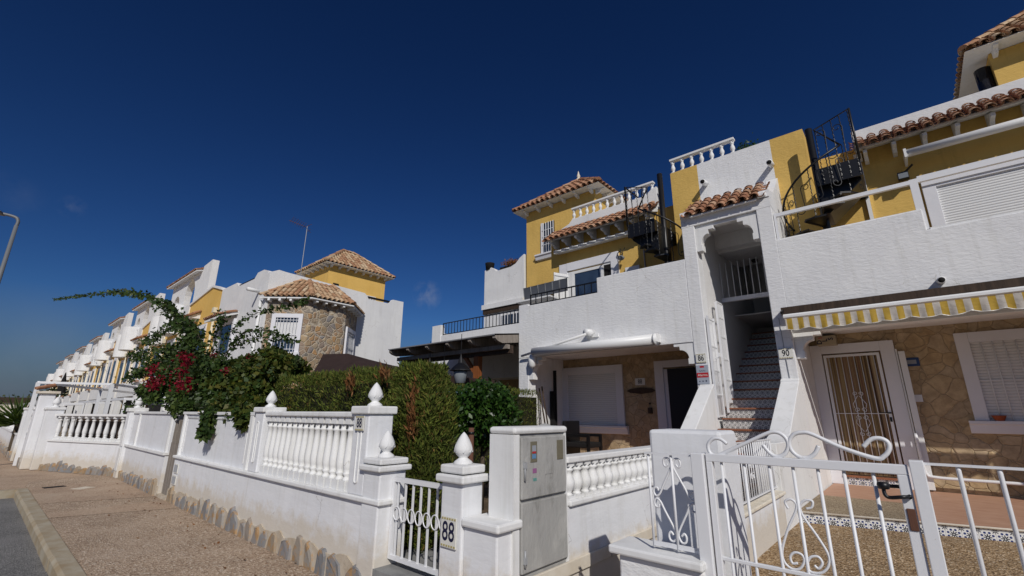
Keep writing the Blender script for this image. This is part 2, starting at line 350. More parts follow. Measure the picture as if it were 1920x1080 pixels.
def baluster(mb,x,y,z0,z1,s=1.0,blk=.09,prof=BAL_A,hb=.1,ht=.07,n=12):
    k=(z1-z0)
    b=blk/2; mb.box(x-b,x+b,y-b,y+b,z0,z0+k*hb); mb.box(x-b*.95,x+b*.95,y-b*.95,y+b*.95,z1-k*ht,z1)
    h=k*(1-hb-ht); pm=prof[-1][1]
    mb.lathe([(r*s,z/pm*h) for r,z in prof],(x,y,z0+k*hb),n)
SHORT=[(.05,0),(.035,.03),(.03,.06),(.045,.12),(.062,.22),(.06,.30),(.04,.42),(.034,.5),(.05,.53),(.05,.56),(.036,.58),(.05,.62)]
def finial(mb,x,y,z,s=1.0):
    mb.lathe([(.095*s,0),(.10*s,.012*s),(.085*s,.03*s),(.05*s,.055*s),(.045*s,.065*s),(.07*s,.09*s),(.092*s,.12*s),(.094*s,.15*s),(.082*s,.19*s),(.06*s,.235*s),(.032*s,.28*s),(.008*s,.305*s),(.001,.31*s)],(x,y,z),18)
    for k in range(8):   # leaf relief on the bud
        a=2*math.pi*k/8; pts=[]
        for t in range(6):
            u=t/5; aa=a+(.39 if t%1 else 0)+(.36*math.sin(u*math.pi)); pts.append((x+.0935*s*math.cos(aa)*(1-.25*u*u),y+.0935*s*math.sin(aa)*(1-.25*u*u),z+(.115+.09*u)*s))
        mb.tube(pts,.0045*s,5)
def leafmesh(name,pos,size,mat,parent=None,aspect=.5,nrm=None,droop=.0,along=None,var=.35,label=None):
    pos=np.asarray(pos,float); n=len(pos)
    d=rng.normal(size=(n,3)) if along is None else np.asarray(along,float)+rng.normal(size=(n,3))*.35
    d[:,2]-=droop; d/=np.linalg.norm(d,axis=1,keepdims=True)+1e-9
    r=rng.normal(size=(n,3)) if nrm is None else np.asarray(nrm,float)+rng.normal(size=(n,3))*.5
    s=np.cross(d,r); s/=np.linalg.norm(s,axis=1,keepdims=True)+1e-9
    up=np.cross(s,d); sz=size*(1+rng.uniform(-var,var,size=(n,1)))
    a=pos; b=pos+d*sz*.45+s*sz*aspect*.5+up*sz*.06; c=pos+d*sz; e=pos+d*sz*.45-s*sz*aspect*.5+up*sz*.06
    V=np.stack([a,b,c,e],1).reshape(-1,3)
    wl=_wl.get(parent.as_pointer(),Vector((0,0,0))) if parent else Vector((0,0,0)); V=V-np.array(wl)
    me=bpy.data.meshes.new(name); me.vertices.add(4*n); me.vertices.foreach_set('co',V.ravel()); me.loops.add(4*n); me.loops.foreach_set('vertex_index',np.arange(4*n,dtype=np.int32))
    me.polygons.add(n); me.polygons.foreach_set('loop_start',np.arange(0,4*n,4,dtype=np.int32)); me.polygons.foreach_set('loop_total',np.full(n,4,dtype=np.int32)); me.update(calc_edges=True)
    me.materials.append(mat); o=bpy.data.objects.new(name,me); COL.objects.link(o)
    if parent: o.parent=parent
    _wl[o.as_pointer()]=wl; return o
def hnoise(p,s):   # cheap lumpy noise
    p=np.asarray(p)*s
    return (np.sin(p[:,0]*1.7+p[:,2]*2.3)+np.sin(p[:,1]*2.1-p[:,0]*1.3+1.7)+np.sin(p[:,2]*3.1+p[:,1]*1.9+.6))/3
def hedgebox(name,label,x0,x1,y0,y1,z0,z1,n,round_=.12,gap=None):
    t=thing(name,label,'hedge',((x0+x1)/2,(y0+y1)/2,z0),'clipped cypress hedges in the garden of number 88')
    core=MB(); core.box(x0+.07,x1-.07,y0+.07,y1-.07,z0,z1-.08-round_*.5); build('dark_core',core,M['hedgecore'],t)  # solid dark box filling the gaps between the leaves
    A=[((x1-x0)*(z1-z0),0),((x1-x0)*(z1-z0)*.35,1),((y1-y0)*(z1-z0),2),((y1-y0)*(z1-z0)*.5,3),((x1-x0)*(y1-y0),4)]
    tot=sum(a for a,_ in A); P=[];Nn=[]
    for a,k in A:
        m=int(n*a/tot); u=rng.random(m); v=rng.random(m); D=rng.random(m)**1.5*.10; 
        if k==0: p=np.stack([x0+u*(x1-x0),y0+D,z0+v*(z1-z0)],1); nn=(0,-1,0)
        if k==1: p=np.stack([x0+u*(x1-x0),y1-D,z0+v*(z1-z0)],1); nn=(0,1,0)
        if k==2: p=np.stack([x1-D,y0+u*(y1-y0),z0+v*(z1-z0)],1); nn=(1,0,0)
        if k==3: p=np.stack([x0+D,y0+u*(y1-y0),z0+v*(z1-z0)],1); nn=(-1,0,0)
        if k==4: p=np.stack([x0+u*(x1-x0),y0+v*(y1-y0),z1-D],1); nn=(0,0,1)
        nn=np.tile(np.array(nn,float),(m,1)); P.append(p); Nn.append(nn)
    P=np.concatenate(P);Nn=np.concatenate(Nn)
    c=np.array([(x0+x1)/2,(y0+y1)/2,0]); h=np.array([(x1-x0)/2,(y1-y0)/2,1])
    P+=Nn*(hnoise(P,4)*.045+hnoise(P,11)*.025)[:,None]
    # rounded top edge
    top=np.clip((P[:,2]-(z1-round_))/round_,0,1)[:,None]; ex=np.clip(np.abs(P-c)/h,0,1); ex[:,2]=0
    P[:,:2]-=np.sign((P-c)[:,:2])*(top**2)*(ex[:,:2]**8)*round_*.7
    al=Nn*.55+np.array([0,0,.9])+rng.normal(size=P.shape)*.35
    leafmesh('foliage',P,.055,M['hedge'],t,aspect=.2,nrm=Nn,along=al)
    return t
def stonerow(mb,pts,hmin,hmax,wmin,wmax,out,nd,seed):
    # irregular upright slabs along a wall foot; pts = (start,end), nd = outward direction
    rr=random.Random(seed); a,b=Vector(pts[0]),Vector(pts[1]); L=(b-a).length; u=(b-a)/L; nd=Vector(nd); s=0
    while s<L-.05:
        w=rr.uniform(wmin,wmax); h=rr.uniform(hmin,hmax); lean=rr.uniform(-.3,.45)*h; k=rr.randint(8,10); pw=rr.uniform(.22,.6); sk=rr.uniform(.7,1.4); prof=[]
        for i in range(k+1):
            t=i/k; x=-w/2+w*t; z=h*(math.sin(math.pi*min(1,max(0,t**sk)))**pw)*rr.uniform(.93,1.05); prof.append((x+lean*z/h,max(z,.0)))
        prof[0]=(-w/2*.9,0.0); prof[-1]=(w/2*.9,0.0); c=a+u*(s+w/2)
        front=[c+u*p[0]*.86+nd*(out+rr.uniform(-.005,.01))+Vector((0,0,p[1]*.95)) for p in prof]; back=[c+u*p[0]+nd*.0+Vector((0,0,p[1])) for p in prof]
        m=len(prof); mb.mi=1 if rr.random()<.0 else 0
        mb.add(front+back,[tuple(range(m))]+[(i,i+1,m+i+1,m+i) for i in range(m-1)]+[(m-1,0,m,2*m-1)])
        s+=w+rr.uniform(.0,.03)
    mb.mi=0
def slabmat():
    m=NT('slate_slab',.8); n=m.noise(11,5,.6); c=m.ramp(m.island(),[(0,(.20,.20,.205)),(.4,(.28,.275,.27)),(.6,(.34,.26,.17)),(.8,(.25,.245,.25)),(1,(.36,.32,.26))])
    c2=m.ramp(n,[(.50,(.0,.0,.0)),(.62,(1,1,1))]); m.col(m.mix(c2,c,(.38,.24,.12))); m.bump(m.noise(20,5,.7),.6,.012); return m.mat
M['slab']=slabmat(); M['mortar']=simple('beige_mortar',[(.35,(.45,.37,.27)),(.65,(.60,.53,.43))],6,.9,None,.6)
def numtile(name,label,s,c,w,h,ux=(1,0,0),group=None,navy=True,band=True):
    c=Vector(c); ux=Vector(ux); n=ux.cross(Vector((0,0,1)))
    t=thing('house_number_tile',label,'sign',c,group)
    def q(mb,a,b,z0,z1,d0,d1):
        ps=[c+ux*a+Vector((0,0,z0))+n*d0,c+ux*b+Vector((0,0,z0))+n*d0,c+ux*b+Vector((0,0,z1))+n*d0,c+ux*a+Vector((0,0,z1))+n*d0]
        qs=[p+n*(d1-d0) for p in ps]; mb.add(ps+qs,[(3,2,1,0),(4,5,6,7),(0,1,5,4),(1,2,6,5),(2,3,7,6),(3,0,4,7)])
    m=MB(); q(m,-w/2,w/2,-h/2,h/2,0,.008); build('plate',m,M['ceram'],t)
    m=MB(); text_into(m,s,h*.9,c+Vector((0,0,0))+n*.009,ux,(0,0,1),.001,.75,.002); build('digits',m,M['navy'] if navy else M['black'],t)
    if band:
        m=MB()
        for sg in (-1,1):
            for k in range(6):
                a=-w/2+w*(k+.5)/6; q(m,a-w*.055,a+w*.055,sg*h*.44-.006,sg*h*.44+.006,.008,.010)
        build('border',m,M['ochre'],t)
    return t
def scroll(c,ux,uz,r0,r1,a0,a1,n=18):
    c=Vector(c);ux=Vector(ux);uz=Vector(uz); out=[]
    for i in range(n+1):
        t=i/n; a=R(a0+(a1-a0)*t); r=r0+(r1-r0)*t; out.append(c+ux*math.cos(a)*r+uz*math.sin(a)*r)
    return out
def bez(ps,n=20):
    ps=[Vector(p) for p in ps]; out=[]
    for i in range(n+1):
        t=i/n; q=list(ps)
        while len(q)>1: q=[q[k].lerp(q[k+1],t) for k in range(len(q)-1)]
        out.append(q[0])
    return out
def chain(ps,n=8):  # catmull-rom through points
    ps=[Vector(p) for p in ps]; P=[ps[0]*2-ps[1]]+ps+[ps[-1]*2-ps[-2]]; out=[]
    for i in range(1,len(P)-2):
        a,b,c,d=P[i-1:i+3]
        for k in range(n):
            t=k/n; out.append(.5*((2*b)+(c-a)*t+(2*a-5*b+4*c-d)*t*t+(3*b-a-3*c+d)*t**3))
    out.append(ps[-1]); return out
# ================================================================ SETTING
def sheet(name,poly,z,mat):
    m=MB(); m.add([(x,y,z) for x,y in poly],[tuple(range(len(poly)))]); return struct(name,m,mat)
sheet('ground',[(-3000,-3000),(3000,-3000),(3000,3000),(-3000,3000)],-.16,M['ground'])
sheet('road',[(-12.42,-60),(60,-60),(60,.78),(-12.42,.78)],-.12,M['asphalt'])
m=MB(); m.prism([(-13.1,.93),(-12.56,.93),(14,.93),(14,2.33),(-10.2,2.33),(-14.3,2.45),(-13.6,1.0)],(-.15,0.0),'z'); struct('pavement',m,M['pave'])
m=MB(); m.prism([(-12.56,-60),(-12.56,.93),(-13.1,.93),(-14.0,2.42),(-16.6,1.5),(-160,1.5),(-160,-60)][::-1],(-.15,-.006),'z'); struct('pavement',m,M['pave2'])
sheet('pavement',[(-12.6,.94),(-10.4,.94),(-9.9,2.31),(-12.9,2.31)],.004,M['pave2'])
sheet('pavement',[(-9.35,.94),(-8.95,.94),(-8.5,2.31),(-9.35,2.31)],.004,M['pave2'])
m=MB()
x=-12.4
while x<12:
    L=random.uniform(.95,1.0); d=random.uniform(-.004,.004)
    m.prism([(.775+d,-.13),(.775+d,-.02),(.80+d,.012),(.925,.014),(.925,-.13)],(x,x+L-.008),'x'); x+=L
k=struct('kerb',m,M['kerb'])
m=MB(); m.box(-12.55,-12.42,-40,.77,-.13,.012); m.prism([(-12.55,.77),(-12.42,.77),(-12.405,.80),(-12.405,.925),(-12.55,.925)],(-.13,.0125),'z'); struct('kerb',m,M['kerb'])
m=MB(); m.bar(gZ(81,915,.008),gZ(122,911,.008),.16,.006); solo('drain_grate',m,M['dark'],'dark narrow drain slot set in the brown pavement near the kerb end','drain')
m=MB(); m.bar(gZ(142,917,.008),gZ(170,913,.008),.22,.006); solo('access_cover',m,M['beige'],'small pale rectangular utility cover in the pavement beside the drain','cover')
# driveway, porch floor, garden
sheet('gravel_drive',[(-2.13,2.33),(6,2.33),(6,8.1),(-2.13,8.1)],.045,M['gravel'])
sheet('garden_soil',[(-19,2.4),(-2.3,2.4),(-2.3,9.0),(-19,9.0)],.06,M['soil'])
m=MB(); m.box(-3.66,-2.5,2.30,5.2,0,.2); struct('garden_path',m,M['concrete'])
m=MB(); m.prism([(-1.41,7.32),(.7,7.86),(4.0,7.98),(4.0,10.8),(-1.41,10.8)][::-1],(0.0,.172),'z'); struct('porch_floor',m,M['terra'])
e0,e1=Vector((-1.41,7.31)),Vector((.7,7.85)); m=MB()
m.add([(e0.x,e0.y,.03),(e1.x,e1.y,.03),(e1.x,e1.y,.168),(e0.x,e0.y,.168)],[(0,1,2,3)]); m.add([(e1.x,e1.y,.03),(4,7.97,.03),(4,7.97,.168),(e1.x,e1.y,.168)],[(0,1,2,3)])
struct('porch_step',m,M['azb'])
m=MB(); d=(e1-e0).normalized()
m.prism([(-1.40,7.30),(-.28,7.585),(-.28,8.95),(-1.40,8.95)][::-1],(.173,.185),'z'); solo('door_mat',m,M['matt'],'long pebbly beige mat lying on the porch from the tiled step to the barred door','mat')
m=MB(); m.tube([(-1.41,7.298,.172),(.7,7.838,.172),(4,7.96,.172)],.014,6); struct('porch_step_edge',m,M['beige'])
sheet('porch_floor_left',[(-7.4,8.0),(-3.1,8.0),(-3.1,10.8),(-7.4,10.8)],.3,M['terra'])
m=MB(); m.box(-7.4,-2.13,8.95,9.0,0,.298) if False else m.box(-7.4,-3.1,7.99,8.02,0,.296); struct('porch_floor_edge',m,M['beige'])
# ================================================================ BOUNDARY WALL OF NUMBER 88
YW=2.317
t=thing('garden_wall','long white garden wall with slate footing, from the old wooden door to the pillar of gate 88','wall',(-6.4,YW,0))
m=MB(); m.box(-9.33,-3.44,YW,YW+.2,0,.648); m.box(-9.33,-6.3,YW+.03,YW+.17,.648,1.33); build('wall',m,M['wallw'],t,bevel=.012)
m=MB(); m.box(-9.35,-3.4,YW-.035,YW+.235,.65,.69); build('coping',m,M['smooth'],t,bevel=.010)
m=MB(); m.box(-9.36,-6.3,YW-.0,YW+.2,1.333,1.375); m.box(-9.28,-9.2,YW,YW+.04,.69,1.33); m.box(-6.42,-6.33,YW,YW+.04,.69,1.33)
m.tube([(-9.12,YW+.03,.75),(-9.12,YW+.03,1.28),(-6.5,YW+.03,1.28),(-6.5,YW+.03,.75)],.014,8); build('panel_moulding',m,M['smooth'],t,bevel=.008)
m=MB(); stonerow(m,[(-9.3,YW,0),(-3.50,YW,0)],.14,.28,.15,.32,.03,(0,-1,0),5); build('slate_footing',m,M['slab'],t)
m=MB(); 
pts=[(-9.35,0)]; x=-9.35
while x<-3.5: pts.append((x,random.uniform(.15,.22))); x+=.12
pts.append((-3.48,0)); m.prism(pts[::-1],(YW-.014,YW-.002),'y'); build('mortar',m,M['mortar'],t)
m=MB()
for zz in (.50,.33): m.box(-9.22,-9.02,YW-.014,YW-.002,zz-.07,zz+.065)
build('tile_plates',m,M['ceram'],t)
m=MB()
for zz in (.50,.33):
    for i in range(4): m.box(-9.205+i*.047,-9.18+i*.047,YW-.017,YW-.0145,zz-.055,zz+.05)
build('tile_pattern',m,M['greyprint'],t)
def pillar(label,x0,x1,y0,y1,z0,zc,capz,sc,flute=False,double=False,group='finial topped gate and wall pillars',name='wall_pillar'):
    t=thing(name,label,'pillar',((x0+x1)/2,(y0+y1)/2,z0),group)
    m=MB(); m.box(x0,x1,y0,y1,z0,zc); build('shaft',m,M['wallw'],t,bevel=.012)
    m=MB()
    if double:
        h=(capz-zc); o=.035; m.box(x0-o,x1+o,y0-o,y1+o,zc,zc+h*.45); o2=.012; m.box(x0-o2,x1+o2,y0-o2,y1+o2,zc+h*.45+.008,capz)
    else: m.box(x0-.025,x1+.025,y0-.025,y1+.025,zc,capz)
    build('cap',m,M['smooth'],t,bevel=.012)
    if sc: m=MB(); finial(m,(x0+x1)/2,(y0+y1)/2,capz,sc); build('finial',m,M['smooth'],t)
    if flute:
        m=MB(); xm=(x0+x1)/2; z1,z2=zc-.13-.42,zc-.14; r=.028
        if flute=='x': a=[(xm+math.cos(R(k))*r,y0-.002,(z2 if k<=180 else z1)+math.sin(R(k))*r) for k in range(0,361,20)]; m.tube(a,.008,6,True)
        build('fluting',m,M['smooth'],t)
    return t
pillar('white pillar with bud finial between the solid panel and the large balustrade',-6.24,-5.98,YW-.01,YW+.22,.69,1.375,1.435,.66,'x')
pillar('taller white pillar with bud finial and an 88 tile, right end of the large balustrade',-3.93,-3.68,YW-.012,YW+.245,.69,1.365,1.435,.70,'x')
pillar('lower white pillar with bud finial on the left side of gate 88',-3.675,-3.43,YW-.02,YW+.24,.0,.905,1.005,.72,None,True,name='gate_pillar')
pillar('white pillar with bud finial and an 88 tile on the right side of gate 88',-2.68,-2.46,YW-.0,YW+.2,.0,.905,1.02,.72,None,True,name='gate_pillar')
numtile('n','square white ceramic tile reading 88 high on the pillar above the large balustrade','88',(-3.80,YW-.022,1.285),.135,.125,group=None)
numtile('n','white ceramic tile reading 88 on the right gate pillar beside the barred gate','88',(-2.572,YW-.008,.59),.15,.19)
t=thing('balustrade','large white balustrade of tall bottle balusters on the garden wall of number 88','balustrade',(-4.95,YW+.1,.69))
m=MB(); m.box(-5.98,-3.93,YW-.0,YW+.2,1.335,1.385); build('top_rail',m,M['smooth'],t,bevel=.012)
TALL=[(.048,0),(.048,.015),(.036,.03),(.030,.05),(.045,.075),(.045,.09),(.034,.10),(.046,.14),(.053,.20),(.052,.27),(.044,.38),(.036,.50),(.033,.60),(.046,.615),(.046,.63),(.034,.645),(.034,.68),(.046,.70)]
xs=[-5.91+i*(2.05-.1)/15 for i in range(16)]
for x in xs:
    m=MB(); baluster(m,x,YW+.07,.69,1.335,.92,.10,TALL,.13,.10,14); build('baluster',m,M['smooth'],t)
# gate 88
G='white_bars'
t=thing('garden_gate','white barred metal gate with a band of rings between the low pillars of 88','gate',(-3.4,YW+.12,.25))
y=YW+.12; gx0,gx1=-3.425,-2.69
m=MB(); m.box(gx0,gx1,y-.015,y+.015,.825,.86); m.box(gx0,gx1,y-.015,y+.015,.25,.28); m.box(gx0,gx0+.03,y-.015,y+.015,.28,.825); m.box(gx1-.03,gx1,y-.015,y+.015,.28,.825); build('frame',m,M['wmetal'],t)
n=7
for i in range(n):
    x=gx0+.07+i*(gx1-gx0-.14)/(n-1); m=MB(); m.box(x-.007,x+.007,y-.007,y+.007,.28,.826); build('bar',m,M['wmetal'],t)
for i in range(n-1+1):
    x=gx0+.03+(i+.5)*(gx1-gx0-.06)/n; m=MB(); m.tube([(x+math.cos(R(k))*.042,y-.012,.59+math.sin(R(k))*.05) for k in range(0,360,20)],.005,5,True); build('ring',m,M['wmetal'],t)
# low wall + meter housing
t=thing('low_wall','low white wall with a thick coping, right of gate 88 and below the meter box','wall',(-2.3,YW,0))
m=MB(); m.box(-2.458,-2.15,YW+.02,YW+.18,0,.64); build('wall',m,M['wallw'],t,bevel=.012)
m=MB(); m.box(-2.458,-2.115,YW-.01,YW+.24,.642,.695); build('coping',m,M['smooth'],t,bevel=.014)
bx0,bx1,by0,by1=-2.36,-2.133,2.475,3.105
t=thing('meter_housing','white plastered block holding the grey two door utility cabinet','utility box',((bx0+bx1)/2,2.8,0))
m=MB(); m.box(bx0,bx1-.05,by0,by1,0,1.235); m.box(bx1-.05,bx1,by0,by0+.062,.0,1.235); m.box(bx1-.05,bx1,by1-.02,by1,.0,1.235); build('block',m,M['smooth'],t)
m=MB(); m.box(bx0-.006,bx1+.014,by0-.006,by1+.008,1.237,1.285); build('top',m,M['smooth'],t,bevel=.02)
t=thing('meter_cabinet','grey weathered cabinet with two doors, stickers and padlocks in the white block','cabinet',(bx1,2.8,.35))
cy0,cy1=by0+.066,by1-.022; X=bx1
m=MB(); m.box(X-.045,X-.012,cy0,cy1,.30,1.232); build('frame',m,M['cab'],t)
for nm,z0,z1 in (('door',.812,1.215),('door',.365,.792)):
    m=MB(); m.box(X-.012,X+.012,cy0+.008,cy1-.004,z0,z1); d=build(nm,m,M['cab'],t,bevel=.006)
    m=MB(); m.box(X+.012,X+.03,cy0+.02,cy0+.045,z0+.06 if z0<.5 else z0+.2,z0+.10 if z0<.5 else z0+.24); m.tube([(X+.022,cy0+.03,z0+.12 if z0>.5 else z0+.04),(X+.022,cy0+.03,z0+.24 if z0>.5 else z0+.14)],.008,6); build('padlock',m,M['gmetal'],d)
    if z0>.5:
        for a,b in ((cy0+.10,cy0+.175),(cy0+.42,cy0+.50)):
            m=MB(); m.box(X+.012,X+.016,a,b,1.045,1.185); build('window',m,M['yellowed'],d,bevel=.006)
        for nm_,a_,b_,c_,e_,o_ in (('greyprint',.115,.16,1.118,1.158,.0165),('red',.118,.158,1.105,1.117,.0165),('bluepale',.115,.16,1.07,1.1,.0165),('magenta',.125,.17,.972,1.004,.012),('teal',.13,.17,.92,.94,.012)):
            m=MB(); m.box(X+o_,X+o_+.0015,cy0+a_,cy0+b_,c_,e_); m.box(X+o_+.0016,X+o_+.0022,cy0+a_+.01,cy0+b_-.012,(c_+e_)/2-.004,(c_+e_)/2+.004) if False else None; build('sticker',m,M[nm_],d)
        m=MB(); m.prism([(cy0+.27,.955),(cy0+.36,.955),(cy0+.315,1.03)],(X+.0122,X+.0150),'x'); build('warning_triangle',m,M['cab'],d)
# side balustrade wall
t=thing('side_wall','low white wall with short balusters running from the meter cabinet to the porch steps','wall',(-2.2,3.8,0))
X=-2.133
m=MB(); m.box(X-.13,X,3.11,7.6,0,.695); build('wall',m,M['wallw'],t)
m=MB(); m.box(X-.16,X+.03,3.108,7.6,.697,.74); build('ledge',m,M['smooth'],t,bevel=.012)
m=MB(); m.box(X-.15,X+.012,3.108,7.6,1.005,1.052); build('top_rail',m,M['smooth'],t,bevel=.010)
m=MB()
for k in range(4): m.box(X,X+.022,(2.5,3.70,4.9,6.1)[k],(3.69,4.89,6.09,7.4)[k],.245,.335)
build('skirting',m,M['beige'],t,bevel=.005)
for i in range(36):
    m=MB(); baluster(m,X-.045,3.18+i*.122,.74,1.005,.92,.085,SHORT,.10,.10,12); build('baluster',m,M['smooth'],t)
# wall block facing the street + ledge wall with railing
t=thing('gate_block','plain white block pillar right behind the scroll fence, left of the gate post','pillar',(-1.0,2.7,0))
m=MB(); m.box(-1.207,-.808,2.60,2.88,0,1.292); build('block',m,M['wallw'],t,bevel=.018)
t=thing('ledge_wall','low white wall with a ledge and fine barred railing, alongside the lowest tiled steps','wall',(-1.47,5.6,0))
X=-1.412
m=MB(); m.box(X-.13,X,2.9,6.66,0,.455); build('wall',m,M['wallw'],t)
m=MB(); m.box(X-.16,X+.035,2.9,6.66,.457,.492); build('ledge',m,M['cream'],t,bevel=.010)
r=thing('stair_railing','white railing of fine bars and small scrolls standing on the ledge wall','railing',(X-.06,5.6,.5))
m=MB(); m.bar((X-.06,4.55,1.105),(X-.06,6.68,1.085),.02,.012); m.bar((X-.06,4.55,.53),(X-.06,6.66,.53),.02,.012); m.box(X-.068,X-.052,6.62,6.636,.53,1.09); build('frame',m,M['wmetal'],r)
for i in range(24):
    yy=4.62+i*.0865; m=MB(); m.tube([(X-.06,yy,.53),(X-.06,yy,1.10)],.0065,6); build('bar',m,M['wmetal'],r)
m=MB()
for yc in (4.98,5.68):
    for sg in (-1,1):
        m.tube(scroll((X-.06,yc+sg*.035,.86),(0,sg,0),(0,0,1),.035,.01,-90,300),.005,5); m.tube(scroll((X-.06,yc+sg*.035,.74),(0,sg,0),(0,0,-1),.035,.01,-90,300),.005,5)
build('scrollwork',m,M['wmetal'],r)
# ================================================================ FRONT FENCE AND GATE 90
t=thing('fence_wall','short low white wall with rough coping under the scroll fence panel','wall',(-1.1,YW,0))
m=MB(); m.box(-1.30,-.87,YW+.03,YW+.21,0,.68); build('wall',m,M['stucco'],t,bevel=.012)
m=MB(); m.box(-1.345,-.862,YW-.0,YW+.24,.682,.722); build('coping',m,M['smooth'],t,bevel=.010)
YG=2.40; k=YG/YW
def gp(x,y): return gY(x,y,YG)
t=thing('scroll_fence_panel','small white fence panel of scrolls standing on the short low wall','fence',(-1.0,YG,.74))
m=MB(); a=gp(1213,849); b=gp(1298,852); m.bar((a.x-.01,YG,a.z),(b.x+.02,YG,a.z),.03,.008); m.box(b.x-.004,b.x+.004,YG-.008,YG+.008,gp(1232,1018).z,a.z)
a2=gp(1232,1018); zb=a2.z; m.bar((a.x-.0,YG,zb),(b.x,YG,zb),.012,.02); build('frame',m,M['wmetal'],t)
xs=[a.x+.005,gp(1257,850).x,b.x-.004]
for x in xs: m=MB(); m.tube([(x,YG,zb-.02),(x,YG,a.z)],.007,6); build('bar',m,M['wmetal'],t)
xc=xs[1]; zc=(a.z+zb)/2; m=MB(); X1=(1,0,0);Z1=(0,0,1); h=(a.z-zb)
def sline(m,pts,r=.0055): m.tube(chain([(xc+p[0],YG+.006,zc+p[1]) for p in pts],6),r,6)
for sg in (1,-1):
    for sx in (-1,1):
        # diagonal bar from the middle edge to the centre bar, ending in curls
        sline(m,[(sx*.030,sg*.150),(sx*.048,sg*.128),(sx*.040,sg*.105),(sx*.020,sg*.110),(sx*.006,sg*.140) ,(sx*.002,sg*.165),(sx*.012,sg*.188),(sx*.034,sg*.180),(sx*.040,sg*.165)] if False else [(sx*.020,sg*.165),(sx*.034,sg*.152),(sx*.044,sg*.168),(sx*.038,sg*.190),(sx*.018,sg*.192),(sx*.005,sg*.165),(sx*.014,sg*.135),(sx*.055,sg*.060),(sx*.075,sg*.020),(sx*.095,sg*.006),(sx*.108,sg*.022),(sx*.104,sg*.042),(sx*.088,sg*.046),(sx*.082,sg*.032)])
build('scrollwork',m,M['wmetal'],t)
m=MB(); px0=gp(1298,849).x; px1=gp(1322,860).x
t=thing('gate_post','square white metal post on the hinge side of gate 90','post',(px0,YG,0)); m.box(px0,px1,YG-.035,YG+.035,0,gp(1310,849).z); build('post',m,M['wmetal'],t,bevel=.004)
t=thing('driveway_gate','white metal gate of plain bars topped by big loose scrolls, with a black handle','gate',(px1,YG,.1))
gxa=px1+.008; gxb=gp(1699,866).x; zt=gp(1500,860).z; 
m=MB(); m.box(gxa,gxb,YG-.018,YG+.018,zt-.036,zt); m.box(gxa,gxa+.028,YG-.018,YG+.018,.10,zt-.036); m.box(gxb-.036,gxb,YG-.018,YG+.018,.10,zt-.036); zr=gp(1520,1079).z
m.box(gxa+.028,gxb-.036,YG-.008,YG+.008,zr-.008,zr+.008); m.box(gxa+.028,gxb-.036,YG-.01,YG+.01,.10,.13); build('frame',m,M['wmetal'],t,bevel=.003)
for px in (1353,1395,1442,1486,1532,1580,1634):
    x=gp(px,873).x; m=MB(); m.tube([(x,YG,.13),(x,YG,zt-.03)],.0068,8); build('bar',m,M['wmetal'],t)
m=MB()
def gl(pts,r=.0085,n=7): m.tube(chain([gp(*p) for p in pts],n),r,8)
gl([(1363,832),(1350,823),(1337,823),(1328,833),(1330,847),(1341,854),(1356,850),(1400,830),(1440,812),(1458,811),(1472,820),(1478,835),(1472,850),(1458,856),(1444,850),(1430,834)])
gl([(1535,836),(1528,850),(1515,858),(1498,856),(1484,844),(1480,828),(1488,815),(1503,811),(1522,814),(1575,838),(1640,859),(1658,855),(1667,842),(1664,829),(1650,822),(1633,824),(1618,838)])
build('top_scroll',m,M['wmetal'],t)
m=MB()
gl([(1478,954),(1472,941),(1482,936),(1492,944),(1492,958),(1478,990),(1467,1030),(1470,1052),(1484,1066),(1500,1066),(1508,1052),(1503,1040),(1490,1036),(1482,1044),(1486,1056),(1496,1056)],.005)
gl([(1512,954),(1522,951),(1523,940),(1510,938),(1500,948),(1506,968),(1532,1005),(1553,1040),(1553,1062),(1540,1074),(1520,1072),(1514,1058),(1520,1045),(1534,1044),(1542,1056),(1535,1066),(1527,1060)],.005)
build('lower_scroll',m,M['wmetal'],t)
m=MB(); a=gp(1706,930); m.tube(chain([a+Vector((.0,-.03,0)),a+Vector((-.02,-.05,0)),gp(1670,930)+Vector((0,-.045,0)),gp(1661,925)+Vector((0,-.045,0)),gp(1657,912)+Vector((0,-.04,.0))],6),.0068,8); m.lathe([(.0,-.012),(.018,-.012),(.021,0),(.018,.012),(0,.013)],gp(1657,908)+Vector((0,-.04,0)),12); m.tube([a+Vector((0,-.035,0)),a+Vector((0,.02,0))],.008,8); m.tube([gp(1692,915)+Vector((0,.04,0)),gp(1660,913)+Vector((0,.04,0))],.007,8)
build('handle',m,M['bmetal'],t)
m=MB(); b=gp(1711,973); m.box(b.x-.011,b.x+.014,YG-.023,YG-.0185,b.z-.038,b.z+.038); build('lock_plate',m,M['rust'],t,bevel=.004)
t=thing('gate_post','square white metal post on the latch side of gate 90, before the open bar fence','post',(gxb,YG,0)); x0=gxb+.007; x1=gp(1731,866).x; m=MB(); m.box(x0,x1,YG-.03,YG+.03,0,gp(1715,863).z); build('post',m,M['wmetal'],t,bevel=.003)
t=thing('bar_fence','white fence of plain vertical bars right of gate 90','fence',(x1,YG,0))
m=MB(); m.box(x1,1.6,YG-.012,YG+.012,zt+.004,zt+.012); m.box(x1,1.6,YG-.012,YG+.012,.12,.14); build('rail',m,M['wmetal'],t)
x=gp(1797,880).x; dx=gp(1875,885).x-x
for i in range(12): m=MB(); m.tube([(x+i*dx,YG,.13),(x+i*dx,YG,zt-.012),(x+i*dx,YG,zt+.006)],.0072,8); build('bar',m,M['wmetal'],t)
